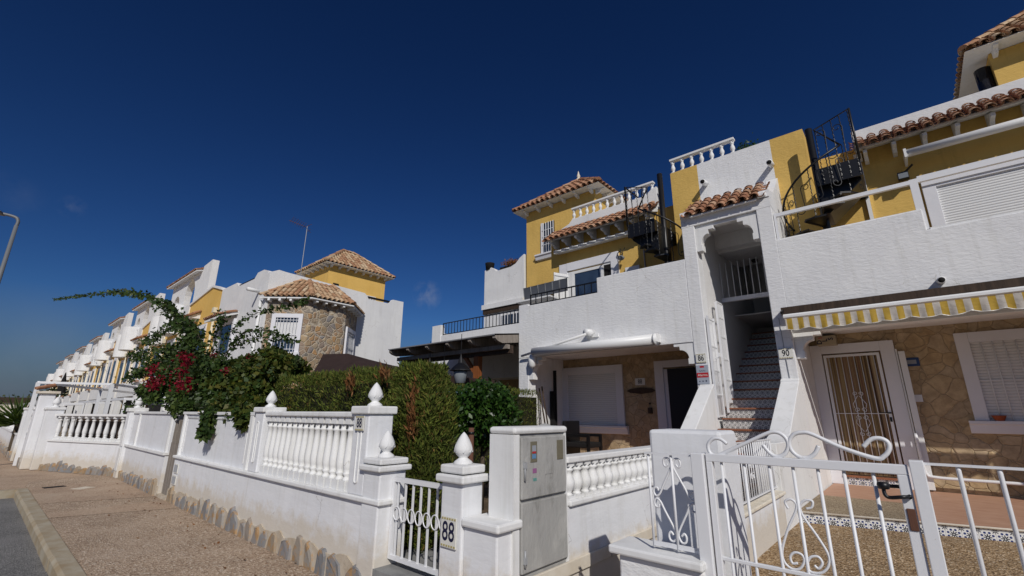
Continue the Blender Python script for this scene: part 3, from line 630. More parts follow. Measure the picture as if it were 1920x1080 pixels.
# ================================================================ MAIN HOUSE (numbers 86, 88, 90)
H=thing('apartment_house','white and yellow house with porches, terraces and a central tiled staircase, numbers 86 to 90','house',(-2.3,9,0))
YF=9.0; YB=10.8
def hp(name,mb,mat,bevel=0,label=None,parent=None):
    o=build(name,mb,mat,parent or H,bevel=bevel)
    if label: o['label']=label
    return o
# front terrace walls
m=MB()
m.prism([(-7.6,2.76),(-3.11,2.76),(-3.11,4.485),(-5.20,4.485),(-5.20,4.125),(-7.28,4.125),(-7.28,4.17),(-7.6,4.17)],(YF,YF+.2),'y'); hp('terrace_wall',m,M['stucco'],.012)
m=MB(); m.prism([(-1.43,3.195),(3.3,3.195),(3.3,4.135),(.58,4.135),(.58,4.475),(-1.43,4.475)],(YF,YF+.2),'y'); hp('terrace_wall',m,M['stucco'],.012)
m=MB(); m.prism([(-1.43,2.77),(3.3,2.77),(3.3,3.19),(-1.43,3.19)],(YF+.1,YF+.3),'y'); m.box(-1.43,3.3,YF+.3,YF+.36,2.77,3.0); hp('porch_beam',m,M['smooth'])
m=MB(); m.box(-7.6,-3.11,YF+.2,YB,2.86,3.12); m.box(-1.43,3.3,YF+.3,YB,2.92,3.12); hp('terrace_floor',m,M['smooth'])
# pillars of the porches
m=MB(); m.box(-7.6,-7.28,YF+.003,YF+.30,0,2.758); hp('porch_pillar',m,M['stucco'],.012)
m=MB(); m.box(2.9,3.3,YF+.003,YF+.30,0,2.768); hp('porch_pillar',m,M['stucco'],.012)
for q in ((-7.6,-7.45,2.858),(-3.11,-2.985,2.858),(-1.545,-1.43,2.918),(3.1,3.3,2.918)): m=MB(); m.box(q[0],q[1],YF+.302,YB-.002,0,q[2]); hp('porch_side_wall',m,M['smooth'])
# stair columns and housing
m=MB(); m.box(-3.11,-2.85,YF-.001,YF+.3,0,5.16); hp('stair_column',m,M['stucco'],.012)
m=MB(); m.box(-1.68,-1.42,YF-.001,YF+.3,0,5.16); hp('stair_column',m,M['stucco'],.012)
m=MB(); m.box(-3.11,-1.42,YF-.001,YF+.3,5.162,5.36); m.box(-2.846,-1.684,YF+.06,YF+.2,5.09,5.158); hp('stair_lintel',m,M['stucco'])
for x0,x1 in ((-3.11,-2.9),(-1.63,-1.42)):
    m=MB(); m.prism([(YF+.302,3.12),(10.30,3.12),(10.30,6.30),(YF+.45,5.62),(YF-.02,5.50),(YF-.02,5.363),(YF+.302,5.363)],(x0,x1),'x'); hp('stair_cheek',m,M['stucco'])
m=MB(); m.box(-2.98,-2.85,YF+.302,13.5,0,5.5); m.box(-1.68,-1.55,YF+.302,13.5,0,5.5); m.box(-2.85,-1.68,13.2,13.35,0,5.5); m.box(-2.85,-1.68,YF+.302,10.298,5.36,5.5); m.box(-2.98,-1.55,10.5,13.5,5.502,5.6)
m.box(-2.85,-1.68,11.2,13.2,3.6,3.62); hp('stairwell',m,M['interior'])
m=MB(); m.box(-2.849,-1.681,YF+.301,YF+.34,5.2,5.359); hp('stairwell_ceiling_edge',m,M['interior'])
# corner brackets
def bracket(x,sg,ztop,w,h,y0=YF+.02,y1=YF+.2,mat='smooth'):
    p=[(0,0),(w,0),(w,-h*.15),(w*.72,-h*.15),(w*.70,-h*.32)]
    for k in range(0,91,15): p.append((w*.28+w*.42*math.cos(R(k))*1.0,-h*.22-h*.0-(h*.52)*math.sin(R(k)))) if False else p.append((w*.70-(w*.42)*math.sin(R(k)),-h*.73+h*.41*math.cos(R(k))))
    p+=[(w*.33,-h*.73),(w*.33,-h),(0,-h)]
    m=MB(); pts=[(x+sg*a,ztop+b) for a,b in p]; m.prism(pts if sg<0 else pts[::-1],(y0,y1),'y'); return hp('corner_bracket',m,M[mat],.006)
bracket(-2.849,1,5.088,.36,.50); bracket(-1.681,-1,5.088,.36,.50)
bracket(-3.112,-1,2.758,.40,.42); bracket(-7.278,1,2.758,.42,.55); bracket(-1.418,1,2.768,.40,.45,YF+.11,YF+.29)
# little tiled roof over the stair opening
m=MB(); sl=R(37)
tiles(m,(-2.99,YF-.13,5.325),(1,0,0),1.44,(0,math.cos(sl),math.sin(sl)),lambda u:.95,.20,.22); hp('tile_canopy',m,M['tile'],label='small clay tile roof over the stair opening')
m=MB(); m.prism([(YF-.1,5.32),(YF-.1,5.34),(YF+.68,5.92),(YF+1.29,5.94),(YF+1.29,5.40),(YF+.3,5.362)],(-2.895,-1.635),'x'); hp('canopy_bed',m,M['smooth'])
m=MB(); m.box(-1.62,-1.47,YF-.09,YF+.03,5.363,5.47); hp('mortar_end',m,M['smooth'],.03)
# stairs
rz,rn=.187,.305
def ny(i): return 9.19+rn*(i-2)
def nz(i): return 1.325+rz*(i-2)
m=MB(); m2=MB(); m3=MB()
for i in range(-4,14):
    xa,xb=(-2.79,-1.69) if ny(i)<YF+.2 else (-2.849,-1.681)
    z1=nz(i)-.03; z0=z1-rz+.03 if i>-4 else 0.03
    y=ny(i)+.02; m.add([(xa,y,z0),(xb,y,z0),(xb,y,z1),(xa,y,z1)],[(0,1,2,3)])
    m2.box(xa,xb,ny(i)-.012,ny(i)+rn+.02,z1,nz(i)); 
    m3.box(xa,xb,y+.004,y+rn,max(0,z0-.25),z1-.003)
hp('stair_riser',m,M['azs'],label='stair risers of black and white patterned tiles'); hp('stair_tread',m2,M['nosing'],.006,label='brown clay stair treads'); hp('stair_core',m3,M['smooth'])
# sloping stair parapets
m=MB(); m.prism([(YF-.003,0),(YF-.003,1.94),(YF-.18,1.83),(7.0,.60),(6.9,.55),(6.9,0)][::-1],(-3.06,-2.80),'x'); hp('stair_parapet',m,M['smooth'],.01)
m=MB(); m.prism([(YF-.003,0),(YF-.003,1.99),(YF-.1,1.95),(8.9,1.92),(7.55,1.10),(7.3,1.04),(6.66,1.04),(6.66,0)][::-1],(-1.685,-1.41),'x'); hp('stair_parapet',m,M['smooth'],.01)
# landing balustrade in the stairwell
t=thing('landing_railing','thin white bars rising from a white beam above the stairs inside the stair opening','railing',(-2.3,10.35,3.78))
m=MB(); m.box(-2.848,-1.682,10.33,10.41,3.77,3.86); build('beam',m,M['frame'],t)
for i in range(10): x=-2.82+i*.125; m=MB(); m.tube([(x,10.36,3.86),(x,10.36,4.66)],.0085,6); build('bar',m,M['wmetal'],t)
t=thing('wall_lantern','small black lantern inside the stairwell above the bars','lantern',(-2.35,11.5,5.0)); m=MB(); m.lathe([(.02,.30),(.10,.26),(.13,.2),(.09,.19),(.07,0),(.03,-.03)],(-2.35,11.6,4.95),6,False); m.tube([(-2.35,11.6,5.2),(-2.35,11.6,5.5)],.01,6); build('body',m,M['bmetal'],t)
t=thing('vent_grille','small square white vent frame on the stairwell wall','vent',(-2.43,10.9,5.2)); c=gY(1370,430,10.49)
m=MB(); m.box(-2.85,-1.68,10.50,10.56,4.95,5.5); m.box(-2.85,-1.68,9.302,10.50,5.335,5.359); hp('stairwell_bulkhead',m,M['interior'])
for a,b,c1,d in ((-.12,.12,.07,.09),(-.12,.12,-.09,-.07),(-.12,-.10,-.07,.07),(.10,.12,-.07,.07)): m=MB() if a==-.12 and c1==.07 else m; m.box(c.x+a,c.x+b,10.48,10.498,c.z+c1,c.z+d)
build('frame',m,M['frame'],t); m=MB(); m.box(c.x-.10,c.x+.10,10.485,10.497,c.z-.07,c.z+.07); build('grille',m,M['greyprint'],t)
# lower back walls, stone clad
m=MB(); m.box(-7.45,-3.11,YB,YB+.2,0,2.86); hp('porch_back_wall',m,M['stone2'])
m=MB(); m.box(-1.43,3.1,YB,YB+.2,.172,2.92); hp('porch_back_wall',m,M['stone2'])
# ---- door 90
def frame_rect(m,x0,x1,z0,z1,w,y0,y1,bottom=True,wb=None):
    m.box(x0,x0+w,y0,y1,z0,z1); m.box(x1-w,x1,y0,y1,z0,z1); m.box(x0+w,x1-w,y0,y1,z1-w,z1)
    if bottom: m.box(x0+w,x1-w,y0,y1,z0,z0+(wb or w))
d=build('door',MB().box(-1.24,-.34,YB-.03,YB-.002,.36,2.53),M['curtain'],H); d['label']='barred door with a brown striped curtain behind it'
m=MB(); m.box(-1.43,-1.245,YB-.07,YB-.0,.172,2.72); m.box(-.335,-.13,YB-.07,YB,.172,2.72); m.box(-1.245,-.335,YB-.07,YB,2.545,2.72); build('surround',m,M['frame'],d,bevel=.006)
m=MB(); frame_rect(m,-1.225,-.36,.40,2.515,.045,YB-.06,YB-.035); m.bar((-1.18,YB-.055,1.42),(-.40,YB-.055,1.42),.012); build('grille_frame',m,M['wmetal'],d)
m=MB()
for i in range(8): x=-1.14+i*.0985; m.tube([(x,YB-.05,.44),(x,YB-.05,2.47)],.0075,6)
build('grille_bars',m,M['wmetal'],d)
m=MB()
for sg in (-1,1):
    for sx in (-1,1):
        m.tube(scroll((-.79+sx*.045,YB-.062,1.42+sg*.07),(sx,0,0),(0,0,sg),.045,.012,-80,330),.005,5); m.tube(scroll((-.79+sx*.04,YB-.062,1.42+sg*.36),(sx,0,0),(0,0,sg),.04,.012,-80,330),.005,5)
        m.tube([(-.79+sx*.085,YB-.062,1.42+sg*.10),(-.79+sx*.10,YB-.062,1.42+sg*.17),(-.79+sx*.01,YB-.062,1.42+sg*.32)],.005,5)
build('scrollwork',m,M['wmetal'],d)
m=MB(); m.box(-.42,-.36,YB-.10,YB-.085,1.42,1.445); m.tube([(-.41,YB-.09,1.435),(-.52,YB-.09,1.435)],.009,6); m.box(-.40,-.37,YB-.075,YB-.06,1.28,1.36); build('handle',m,M['bmetal'],d)
m=MB(); m.add([(-1.243,YB-.06,.172),(-.337,YB-.06,.172),(-.337,YB-.06,.30),(-1.243,YB-.06,.30)],[(0,1,2,3)]); build('threshold_tiles',m,M['azb'],d)
m=MB(); m.box(-1.243,-.337,YB-.09,YB-.031,.302,.335); build('threshold',m,M['nosing'],d)
m=MB(); m.box(-.125,-.10,YB-.10,YB-.0,.25,2.55); m.box(-.09,.0,YB-.14,YB-.0,.20,2.50); hp('door_shutter_panel',m,M['pvc'],.005)
# ---- window 92
def window(parent,x0,x1,z0,z1,w,y,sill=True,fill='shutter',bars=False,ww=None,sillp=.1,name='window'):
    d=build(name,MB().box(x0+w,x1-w,y-.022,y-.002,z0,z1-w),M['shutterm'] if fill=='shutter' else M[fill],parent)
    m=MB(); m.box(x0,x0+w,y-.06,y,z0,z1); m.box(x1-w,x1,y-.06,y,z0,z1); m.box(x0+w,x1-w,y-.06,y,z1-w,z1); build('surround',m,M['frame'],d,bevel=.006)
    if sill:
        m=MB(); m.prism([(y,z0-.20),(y,z0-.002),(y-sillp-.03,z0-.002),(y-sillp-.03,z0-.05),(y-sillp,z0-.07),(y-sillp*.75,z0-.17),(y-sillp*.6,z0-.20)][::-1],(x0-.08,x1+.08),'x'); build('sill',m,M['frame'],d,bevel=.004)
    if bars:
        m=MB(); n=int((x1-x0-2*w)/.125)
        for i in range(1,n): x=x0+w+(x1-x0-2*w)*i/n; m.tube([(x,y-.045,z0),(x,y-.045,z1-w)],.007,6)
        m.bar((x0+w,y-.045,(z0+z1-w)/2),(x1-w,y-.045,(z0+z1-w)/2),.014); build('bars',m,M['wmetal'],d)
    return d
def shutter_mat():
    m=NT('roller_shutter',.55); X,Y,Z=m.sep(); f=m.math('FRACT',m.math('DIVIDE',Z,.048)); m.col(m.ramp(f,[(0,(.30,.30,.30)),(.12,(.70,.70,.70)),(.9,(.74,.74,.73)),(1,(.5,.5,.5))]))
    m.bump(m.math('SINE',m.math('MULTIPLY',f,3.14159)),.8,.008); return m.mat
M['shutterm']=shutter_mat()
window(H,.68,3.0,1.315,2.75,.17,YB,bars=True)
t=MB(); t.lathe([(.055,0),(.085,.07),(.09,.08),(.08,.08),(.05,.02)],(.96,YB-.085,1.318),12); solo('flower_pot',t,M['clay'],'small terracotta bowl standing on the sill of the barred window right of door 90','pot')
# ---- 88 porch window and door
window(H,-7.49,-5.59,1.10,2.63,.20,YB,sillp=.12)
d=build('door',MB().box(-4.40,-3.2,YB-.05,YB-.002,.3,2.44),M['doord'],H); d['label']='dark front door in the shade of the left porch'
m=MB(); m.box(-4.72,-4.50,YB-.06,YB,.3,2.645); m.box(-4.50,-3.12,YB-.06,YB,2.48,2.645); m.box(-4.50,-4.40,YB-.03,YB-.0,.3,2.44); build('surround',m,M['frame'],d,bevel=.006)
numtile('n','small white number tile on the shaded stone wall beside the dark front door','88',(-5.13,YB-.008,2.17),.26,.17,navy=False,band=False)
m=MB(); c=(-5.12,YB-.0,1.95); m.prism([(-5.50,1.95),(-5.40,1.90),(-5.12,1.87),(-4.84,1.90),(-4.74,1.95),(-4.84,2.0),(-5.12,2.03),(-5.40,2.0)],(YB-.03,YB-.002),'y'); solo('wooden_plaque',m,M['wooddark'],'pointed dark wooden plaque under the number tile on the stone porch wall','plaque')
m=MB(); m.box(-4.96,-4.86,YB-.05,YB-.002,1.40,1.54); m.box(-4.93,-4.89,YB-.03,YB-.002,1.62,1.66); solo('intercom',m,M['wooddark'],'small dark bell box on the stone wall left of the dark front door','intercom')
# ---- upper back walls
m=MB(); m.box(-7.8,-3.685,YB,YB+.3,3.12,6.62); hp('upper_wall',m,M['yellow'])
m=MB(); m.box(-.83,3.3,YB,YB+.3,3.12,6.68); hp('upper_wall',m,M['yellow'])
m=MB(); m.prism([(-7.95,6.40),(-7.95,6.76),(-7.55,6.86),(-7.15,6.94),(-6.95,7.08),(-4.62,7.10),(-4.5,7.22),(-4.3,7.27),(-4.28,6.40)][::-1],(YB+.0,YB+.14),'y') if False else m.prism([(-7.78,6.63),(-7.78,6.76),(-7.4,6.90),(-7.10,7.0),(-6.98,7.12),(-4.62,7.12),(-4.42,7.26),(-4.28,7.30),(-4.28,6.63)][::-1],(YB-.02,YB+.14),'y'); hp('roof_parapet',m,M['white'],.01)
m=MB(); m.box(-.06,3.3,YB-.02,YB+.14,6.69,7.07); hp('roof_parapet',m,M['white'],.01)
def eave(x0,x1,ztop,ystart,n_corbel,name='roof_eave',mat='tile'):
    sl=R(39); m=MB(); tiles(m,(x0,YB-.58,ztop-.34),(1,0,0),x1-x0,(0,math.cos(sl),math.sin(sl)),lambda u:.70,.20,.17); e=hp(name,m,M[mat],label='row of clay tiles along the upper wall')
    m=MB(); m.prism([(YB-.47,ztop-.30),(YB-.47,ztop-.26),(YB,ztop-.02),(YB,ztop-.13)],(x0,x1),'x'); build('soffit',m,M['smooth'],e)
    for i in range(n_corbel):
        x=x0+.15+(x1-x0-.3)*i/(n_corbel-1); m=MB()
        m.prism([(YB,ztop-.46),(YB,ztop-.12),(YB-.44,ztop-.33),(YB-.44,ztop-.39),(YB-.28,ztop-.40),(YB-.2,ztop-.46)],(x-.032,x+.032),'x'); build('corbel',m,M['smooth'],e,bevel=.004)
    return e
eave(-7.66,-4.3,6.70,0,8); eave(-.06,3.3,6.72,0,8)
# roof balustrades
def roof_bal(x0,x1,y,z0,z1,n,label):
    t=thing('roof_balustrade',label,'balustrade',((x0+x1)/2,y,z0))
    m=MB(); m.box(x0-.06,x1+.06,y-.07,y+.07,z1-.055,z1); build('top_rail',m,M['smooth'],t,bevel=.008)
    for i in range(n): m=MB(); baluster(m,x0+(x1-x0)*i/(n-1),y,z0,z1-.055,.85,.085,SHORT,.1,.1,12); build('baluster',m,M['smooth'],t)
    return t
roof_bal(-6.95,-4.42,YB+.06,7.13,7.50,12,'white balustrade on the roof edge between the yellow tower and the left spiral stair')
t=roof_bal(-3.64,-2.22,10.38,7.25,7.65,7,'white balustrade on top of the stair tower, highest of all the balustrades')
# stair tower
for x0,x1,c,l in ((-3.70,-3.04,'yellow',None),(-3.04,-1.455,'stucco',None),(-1.455,-.83,'yellow',None)):
    m=MB(); m.box(x0,x1,10.30,12.0,3.12 if c=='yellow' else 5.0,7.25); hp('tower_wall',m,M[c])
def waterpipe(x,z,y,label,L=.2,r=.055,down=.04,mat='smooth'):
    t=thing('rain_spout',label,'spout',(x,y,z),'rain spouts jutting from the walls'); m=MB()
    p=Vector((x,y,z)); q=Vector((x,y-L,z-down)); m.tube([p,q],r,14); build('pipe',m,M[mat],t); d=(q-p).normalized(); m=MB(); m.tube([q-d*.001,q+d*.003],r*.78,14); build('opening',m,M['dark'],t)
c=gY(1324,345,10.3); waterpipe(c.x,c.z,10.3,'white rain spout at the line between yellow and white on the stair tower',.26,.06)
c=gY(1447,310,10.3); waterpipe(c.x,c.z,10.3,'white rain spout near the right edge of the white tower wall',.26,.06)
c=gY(1764,527,YF); waterpipe(c.x,c.z,YF,'white rain spout low on the terrace wall above the striped awning',.17,.052,.02)
t=thing('roof_plant','small bright green shrub behind the right end of the top balustrade','plant',(-2.0,10.9,7.2)); P=np.array([-2.02,11.0,7.55])+rng.normal(size=(500,3))*[.12,.12,.10]; leafmesh('foliage',P,.07,M['citrus'],t); m=MB(); m.lathe([(.1,0),(.14,.2),(.15,.22)],(-2.02,11.0,7.2),10); build('pot',m,M['clay'],t)
# rail frame on right terrace
t=thing('terrace_rail','white flat metal rail frame above the right terrace wall, stepping down at its post','railing',(0,YF,4.5))
m=MB(); m.box(-1.41,.52,YF+.03,YF+.09,4.935,5.0); m.box(.52,.62,YF+.03,YF+.092,4.15,5.01); m.box(.62,3.3,YF+.03,YF+.09,4.94,5.04); m.box(-1.41,-1.37,YF+.03,YF+.09,4.48,4.935); build('frame',m,M['wmetal'],t)
m=MB(); m.box(.625,3.3,YF+.02,YF+.16,4.137,4.165); m.box(-1.41,.57,YF+.02,YF+.16,4.477,4.49); hp('terrace_coping',m,M['smooth'])
# upper shutter window on the right
window(H,.77,3.1,3.9,5.64,.19,YB,sill=False)
m=MB(); m.box(.77,3.1,YB-.09,YB-.061,5.50,5.66); hp('window_head',m,M['frame'],.004)
# casing round left balcony door
d=build('balcony_door',MB().box(-6.95,-6.1,YB-.02,YB-.002,3.12,5.38),M['glass'],H); d['label']='glazed balcony door with one pane dark and one blue'
m=MB(); m.box(-6.0,-5.72,YB-.018,YB-.002,3.12,5.42); m.box(-6.1,-5.9,YB-.012,YB-.002,3.12,5.4); build('dark_pane',m,M['dark'],d)
m=MB(); m.box(-7.48,-7.2,YB-.05,YB,3.12,5.73); m.box(-5.74,-5.50,YB-.06,YB,3.12,5.73); m.box(-7.2,-5.74,YB-.06,YB,5.48,5.73); build('surround',m,M['frame'],d,bevel=.006)
m=MB(); m.box(-7.06,-6.95,YB-.04,YB,3.12,5.44); m.box(-6.10,-5.98,YB-.04,YB,3.12,5.44); m.box(-6.95,-6.1,YB-.04,YB,5.36,5.44); m.box(-5.98,-5.74,YB-.03,YB,5.42,5.478); build('frame',m,M['pvc'],d)
m=MB(); m.box(-7.20,-7.06,YB-.025,YB,3.12,5.45); build('side_panel',m,M['pvc'],d)
# louvred shutter leaf standing open
t=thing('shutter_leaf','tall white boarded shutter leaf standing open beside the glazed balcony door','shutter',(-7.2,YB-.1,3.12))
a=Vector((-7.16,YB-.07,0)); b=Vector((-7.36,YB-.52,0)); m=MB()
for i in range(7): p=a.lerp(b,i/7); q=a.lerp(b,(i+.93)/7); m.bar((p.x,p.y,4.25),(q.x,q.y,4.25),2.24,.025,(0,0,1)) if False else m.prism([(p.x,p.y),(q.x,q.y),(q.x+.02,q.y-.012),(p.x+.02,p.y-.012)],(3.13,5.37),'z')
build('boards',m,M['pvc'],t); m=MB(); p=a+Vector((.035,-.015,3.2)); q=b+Vector((.035,-.015,5.3)); m.bar(p,q,.01); m.bar(a+Vector((.03,-.01,5.3)),b+Vector((.03,-.01,5.3)),.03,.05); build('brace',m,M['wmetal'],t)
# black railing in left parapet notch
def blackrail(label,x0,x1,y,z0,z1,n,group=None):
    t=thing('balcony_railing',label,'railing',((x0+x1)/2,y,z0)); m=MB(); m.box(x0,x1,y-.015,y+.015,z1-.03,z1); m.box(x0,x1,y-.012,y+.012,z0+.02,z0+.045); m.box(x0,x0+.03,y-.012,y+.012,z0,z1-.03); m.box(x1-.03,x1,y-.012,y+.012,z0,z1-.03); build('frame',m,M['bmetal'],t)
    for i in range(1,n): x=x0+(x1-x0)*i/n; m=MB(); m.box(x-.009,x+.009,y-.008,y+.008,z0+.045,z1-.03); build('bar',m,M['bmetal'],t)
    return t
blackrail('short black railing filling the notch in the left terrace wall',-7.27,-5.21,YF+.08,4.125,4.43,11)
t=thing('sun_lounger_stack','grey mesh folding chairs with pale frames leaning in a row on the left terrace','chairs',(-7.1,9.6,3.7))
for i in range(6):
    a=gY(984+i*13,562-i*2.8,9.9); b=gY(981+i*13.5,541-i*3.3,9.8); x=a.x; m=MB(); m.add([a,a+Vector((.25,0,0)),b+Vector((.25,0,0)),b],[(0,1,2,3)]); m.add([v+Vector((0,.02,0)) for v in (a,b,b+Vector((.19,0,0)),a+Vector((.19,0,0)))],[(0,1,2,3)]); s=build('backrest',m,M['mesh'],t); m=MB(); m.tube([a,b,b+Vector((.26,0,0)),a+Vector((.26,0,0))],.012,6); build('chair_frame',m,M['gmetal'],s)
zt_=gY(1010,560,9.6).z; m=MB(); m.box(-8.1,-6.9,9.45,9.9,zt_-.04,zt_); build('table_top',m,M['pvc'],t)
for x in (-7.6,-6.6): m=MB(); m.tube([(x,9.6,3.12),(x,9.6,4.26)],.02,6); build('table_leg',m,M['pvc'],t)
# upper left tower with hip roof
def tower(x0,x1,y0,y1,z0,ze,apex,ov,mat,name,tmat,parent,step=.34,w=.21):
    m=MB(); m.box(x0,x1,y0,y1,z0,ze-.02); wl=build(name,m,M[mat],parent)
    ex0,ex1,ey0,ey1=x0-ov,x1+ov,y0-ov,y1+ov; hx=(ex1-ex0)/2; hy=(ey1-ey0)/2; hr=min(hx,hy); cx,cy=(ex0+ex1)/2,(ey0+ey1)/2
    ridge_half=max(0,hx-hy),max(0,hy-hx); zr=apex
    A=(cx-ridge_half[0],cy-ridge_half[1],zr); B=(cx+ridge_half[0],cy+ridge_half[1],zr)
    m=MB(); hgt=zr-ze; sl=math.atan2(hgt,hr); S_=math.hypot(hgt,hr)
    def tri(O,U,L,V2): tiles(m,O,U,L,(V2[0]*math.cos(sl),V2[1]*math.cos(sl),math.sin(sl)),lambda u:max(0,min(u,L-u)/hr*S_) if min(u,L-u)<hr else S_,w,step)
    tri((ex0,ey0,ze),(1,0,0),ex1-ex0,(0,1)); tri((ex1,ey0,ze),(0,1,0),ey1-ey0,(-1,0)); tri((ex1,ey1,ze),(-1,0,0),ex1-ex0,(0,-1)); tri((ex0,ey1,ze),(0,-1,0),ey1-ey0,(1,0))
    for c,e in (((ex0,ey0,ze),A),((ex1,ey0,ze),A if ridge_half[1] else B),((ex1,ey1,ze),B),((ex0,ey1,ze),B if ridge_half[1] else A)): ridge(m,Vector(c)+Vector((0,0,.05)),Vector(e)+Vector((0,0,.08)))
    if sum(ridge_half)>0: ridge(m,Vector(A)+Vector((0,0,.06)),Vector(B)+Vector((0,0,.06)))
    rf=build('roof',m,M[tmat],parent)
    m=MB(); d=.02; zz=ze-.01; m.add([(ex0,ey0,zz),(ex1,ey0,zz),(ex1,ey1,zz),(ex0,ey1,zz),(cx,cy,zr-.05)],[(0,1,4),(1,2,4),(2,3,4),(3,0,4),(3,2,1,0)]); build('soffit',m,M['smooth'],rf)
    def corb(x,y,dx,dy):
        m=MB(); c=Vector((x,y,0)); o=Vector((dx,dy,0)); s=Vector((-dy,dx,0))*.036; pr=[(0,ze-.16),(0,ze-.012),(ov*.85,ze-.012),(ov*.85,ze-.05),(ov*.55,ze-.07),(ov*.4,ze-.14)]
        n=len(pr); vs=[c+o*p[0]+s+Vector((0,0,p[1])) for p in pr]+[c+o*p[0]-s+Vector((0,0,p[1])) for p in pr]; m.add(vs,[tuple(range(n)),tuple(range(n,2*n))[::-1]]+[(i,n+i,n+(i+1)%n,(i+1)%n) for i in range(n)]); build('corbel',m,M['smooth'],rf)
    nx=max(3,round((x1-x0)/.46)); 
    for i in range(nx): corb(x0+.08+(x1-x0-.16)*i/(nx-1),y0,0,-1)
    nyy=max(3,round((y1-y0)/.42))
    for i in range(nyy): corb(x1,y0+.08+(y1-y0-.16)*i/(nyy-1),1,0)
    return wl,rf
wl,rf=tower(-9.77,-6.85,12.0,14.9,3.12,8.60,9.98,.36,'yellow','tower_wall','tile',H)
wl['label']='tall yellow tower wall at the back left'
m=MB(); m.lathe([(.10,0),(.07,.05),(.12,.10),(.13,.16),(.06,.22),(.05,.27),(.075,.31),(.04,.40),(.02,.50),(0.001,.55)],(-8.35,13.45,9.92),12); build('roof_finial',m,M['beige'],rf)
w=build('tower_window',MB().box(-9.02,-8.5,11.955,12.0-.002,6.80,7.93),M['glass'],H)
m=MB(); m.box(-9.06,-8.98,11.93,12,6.8,7.95); build('surround',m,M['frame'],w)
m=MB()
for i in range(5): x=-8.93+i*.105; m.tube([(x,11.92,6.8),(x,11.92,7.93)],.012,6)
for z in (7.1,7.4,7.65): m.bar((-9,11.92,z),(-8.5,11.92,z),.015)
build('bars',m,M['wmetal'],w); m=MB(); m.prism([(12,6.58),(12,6.79),(11.86,6.79),(11.86,6.74),(11.9,6.70),(11.93,6.60)],(-9.3,-8.35),'x'); build('sill',m,M['frame'],w)
# right tower
wl,rf=tower(2.4,5.6,12.4,15.0,6.6,8.72,10.15,.38,'yellow','tower_wall','tileold',H)
m=MB(); m.tube([(2.28,12.6,6.9),(2.28,12.6,8.5)],.13,14); hp('flue_pipe',m,plain('black_gloss_pipe',(.01,.012,.02),.15),label='fat glossy black pipe against the right tower')
# left neighbour-side wall of upper floor
# awnings
t=thing('striped_awning','retracted awning with yellow and white striped scalloped valance over the porch of number 90','awning',(.5,8.7,3.2))
m=MB(); m.box(-1.50,3.2,YF-.15,YF-.01,3.05,3.185); build('cassette',m,M['wooddark'],t)  # brown cassette; its dark colour also stands for the shade under the wall
m=MB(); m.prism([(YF-.20,2.955),(YF-.25,2.96),(YF-.285,2.98),(YF-.285,3.015),(YF-.26,3.04),(YF-.20,3.04)],(-1.46,3.2),'x'); build('front_bar',m,M['pvc'],t)
m=MB(); N=240; x0,x1=-1.44,3.19; vs=[];fs=[]
for i in range(N+1):
    x=x0+(x1-x0)*i/N; sc=abs(math.sin((x-x0)/.16*math.pi*.5)); zb=2.785-.035*sc+.008*math.sin(x*9)
    for k in range(5):
        u=k/4; z=2.96+(zb-2.96)*u; yy=YF-.265-.012*math.sin(x*17+2*u)*u-.012*math.sin(x*41)*u; vs.append((x,yy,z))
for i in range(N):
    for k in range(4): fs.append((i*5+k+1,(i+1)*5+k+1,(i+1)*5+k,i*5+k))
m.smooth=True; m.add(vs,fs); m.smooth=False; build('valance',m,M['stripe'],t)
m=MB()
for i in range(N+1): pass
pts=[(x0+(x1-x0)*i/N, YF-.268-.012*math.sin((x0+(x1-x0)*i/N)*17+2)-.012*math.sin((x0+(x1-x0)*i/N)*41), 2.785-.035*abs(math.sin(((x1-x0)*i/N)/.16*math.pi*.5))+.008*math.sin((x0+(x1-x0)*i/N)*9)) for i in range(N+1)]
m.tube(pts,.006,4); build('valance_edge',m,M['ceram'],t)
m=MB(); m.bar((-1.47,YF-.17,3.12),(-1.47,YF-.32,3.06),.03,.05); build('arm',m,M['bmetal'],t)
t=thing('rolled_awning','closed white cassette awning over the porch of number 88','awning',(-5,8.4,2.9))
a=gY(1000,660,8.80); b=gY(1228,638,8.80); m=MB(); zc=a.z; m.tube([(a.x,8.80,zc),(b.x,8.80,zc)],.105,16); build('cassette',m,M['pvc'],t)
m=MB(); m.box(b.x,b.x+.05,8.78,YF-.005,zc-.05,zc+.12); m.tube([(b.x-.01,8.80,zc),(b.x+.035,8.80,zc)],.12,16); build('end_cap',m,M['pvc'],t)
m=MB(); m.add([(a.x,8.80,zc+.10),(b.x,8.80,zc+.10),(b.x,YF-.01,zc+.16),(a.x,YF-.01,zc+.10)],[(0,1,2,3)]); build('cloth',m,M['pvc'],t)
c=gY(980,648,8.85); d=gY(1112,613,8.85)
t=thing('awning_tube','thin slanting white awning arm running up to a knob on the terrace wall','awning arm',(-6,8.8,3)); m=MB(); m.tube([(-7.42,8.9,2.80),(-5.38,8.72,3.12)],.03,10); build('tube',m,M['pvc'],t); m=MB(); m.tube([(-5.38,YF-.005,3.19),(-5.40,YF-.24,3.17)],.085,14); m.box(-5.52,-5.2,YF-.05,YF-.003,3.08,3.15); build('knob',m,M['pvc'],t)
m=MB(); m.add([(-7.42,8.97,2.79),(-5.38,8.97,2.79),(-5.38,8.8,3.10)],[(0,1,2)]) ; 
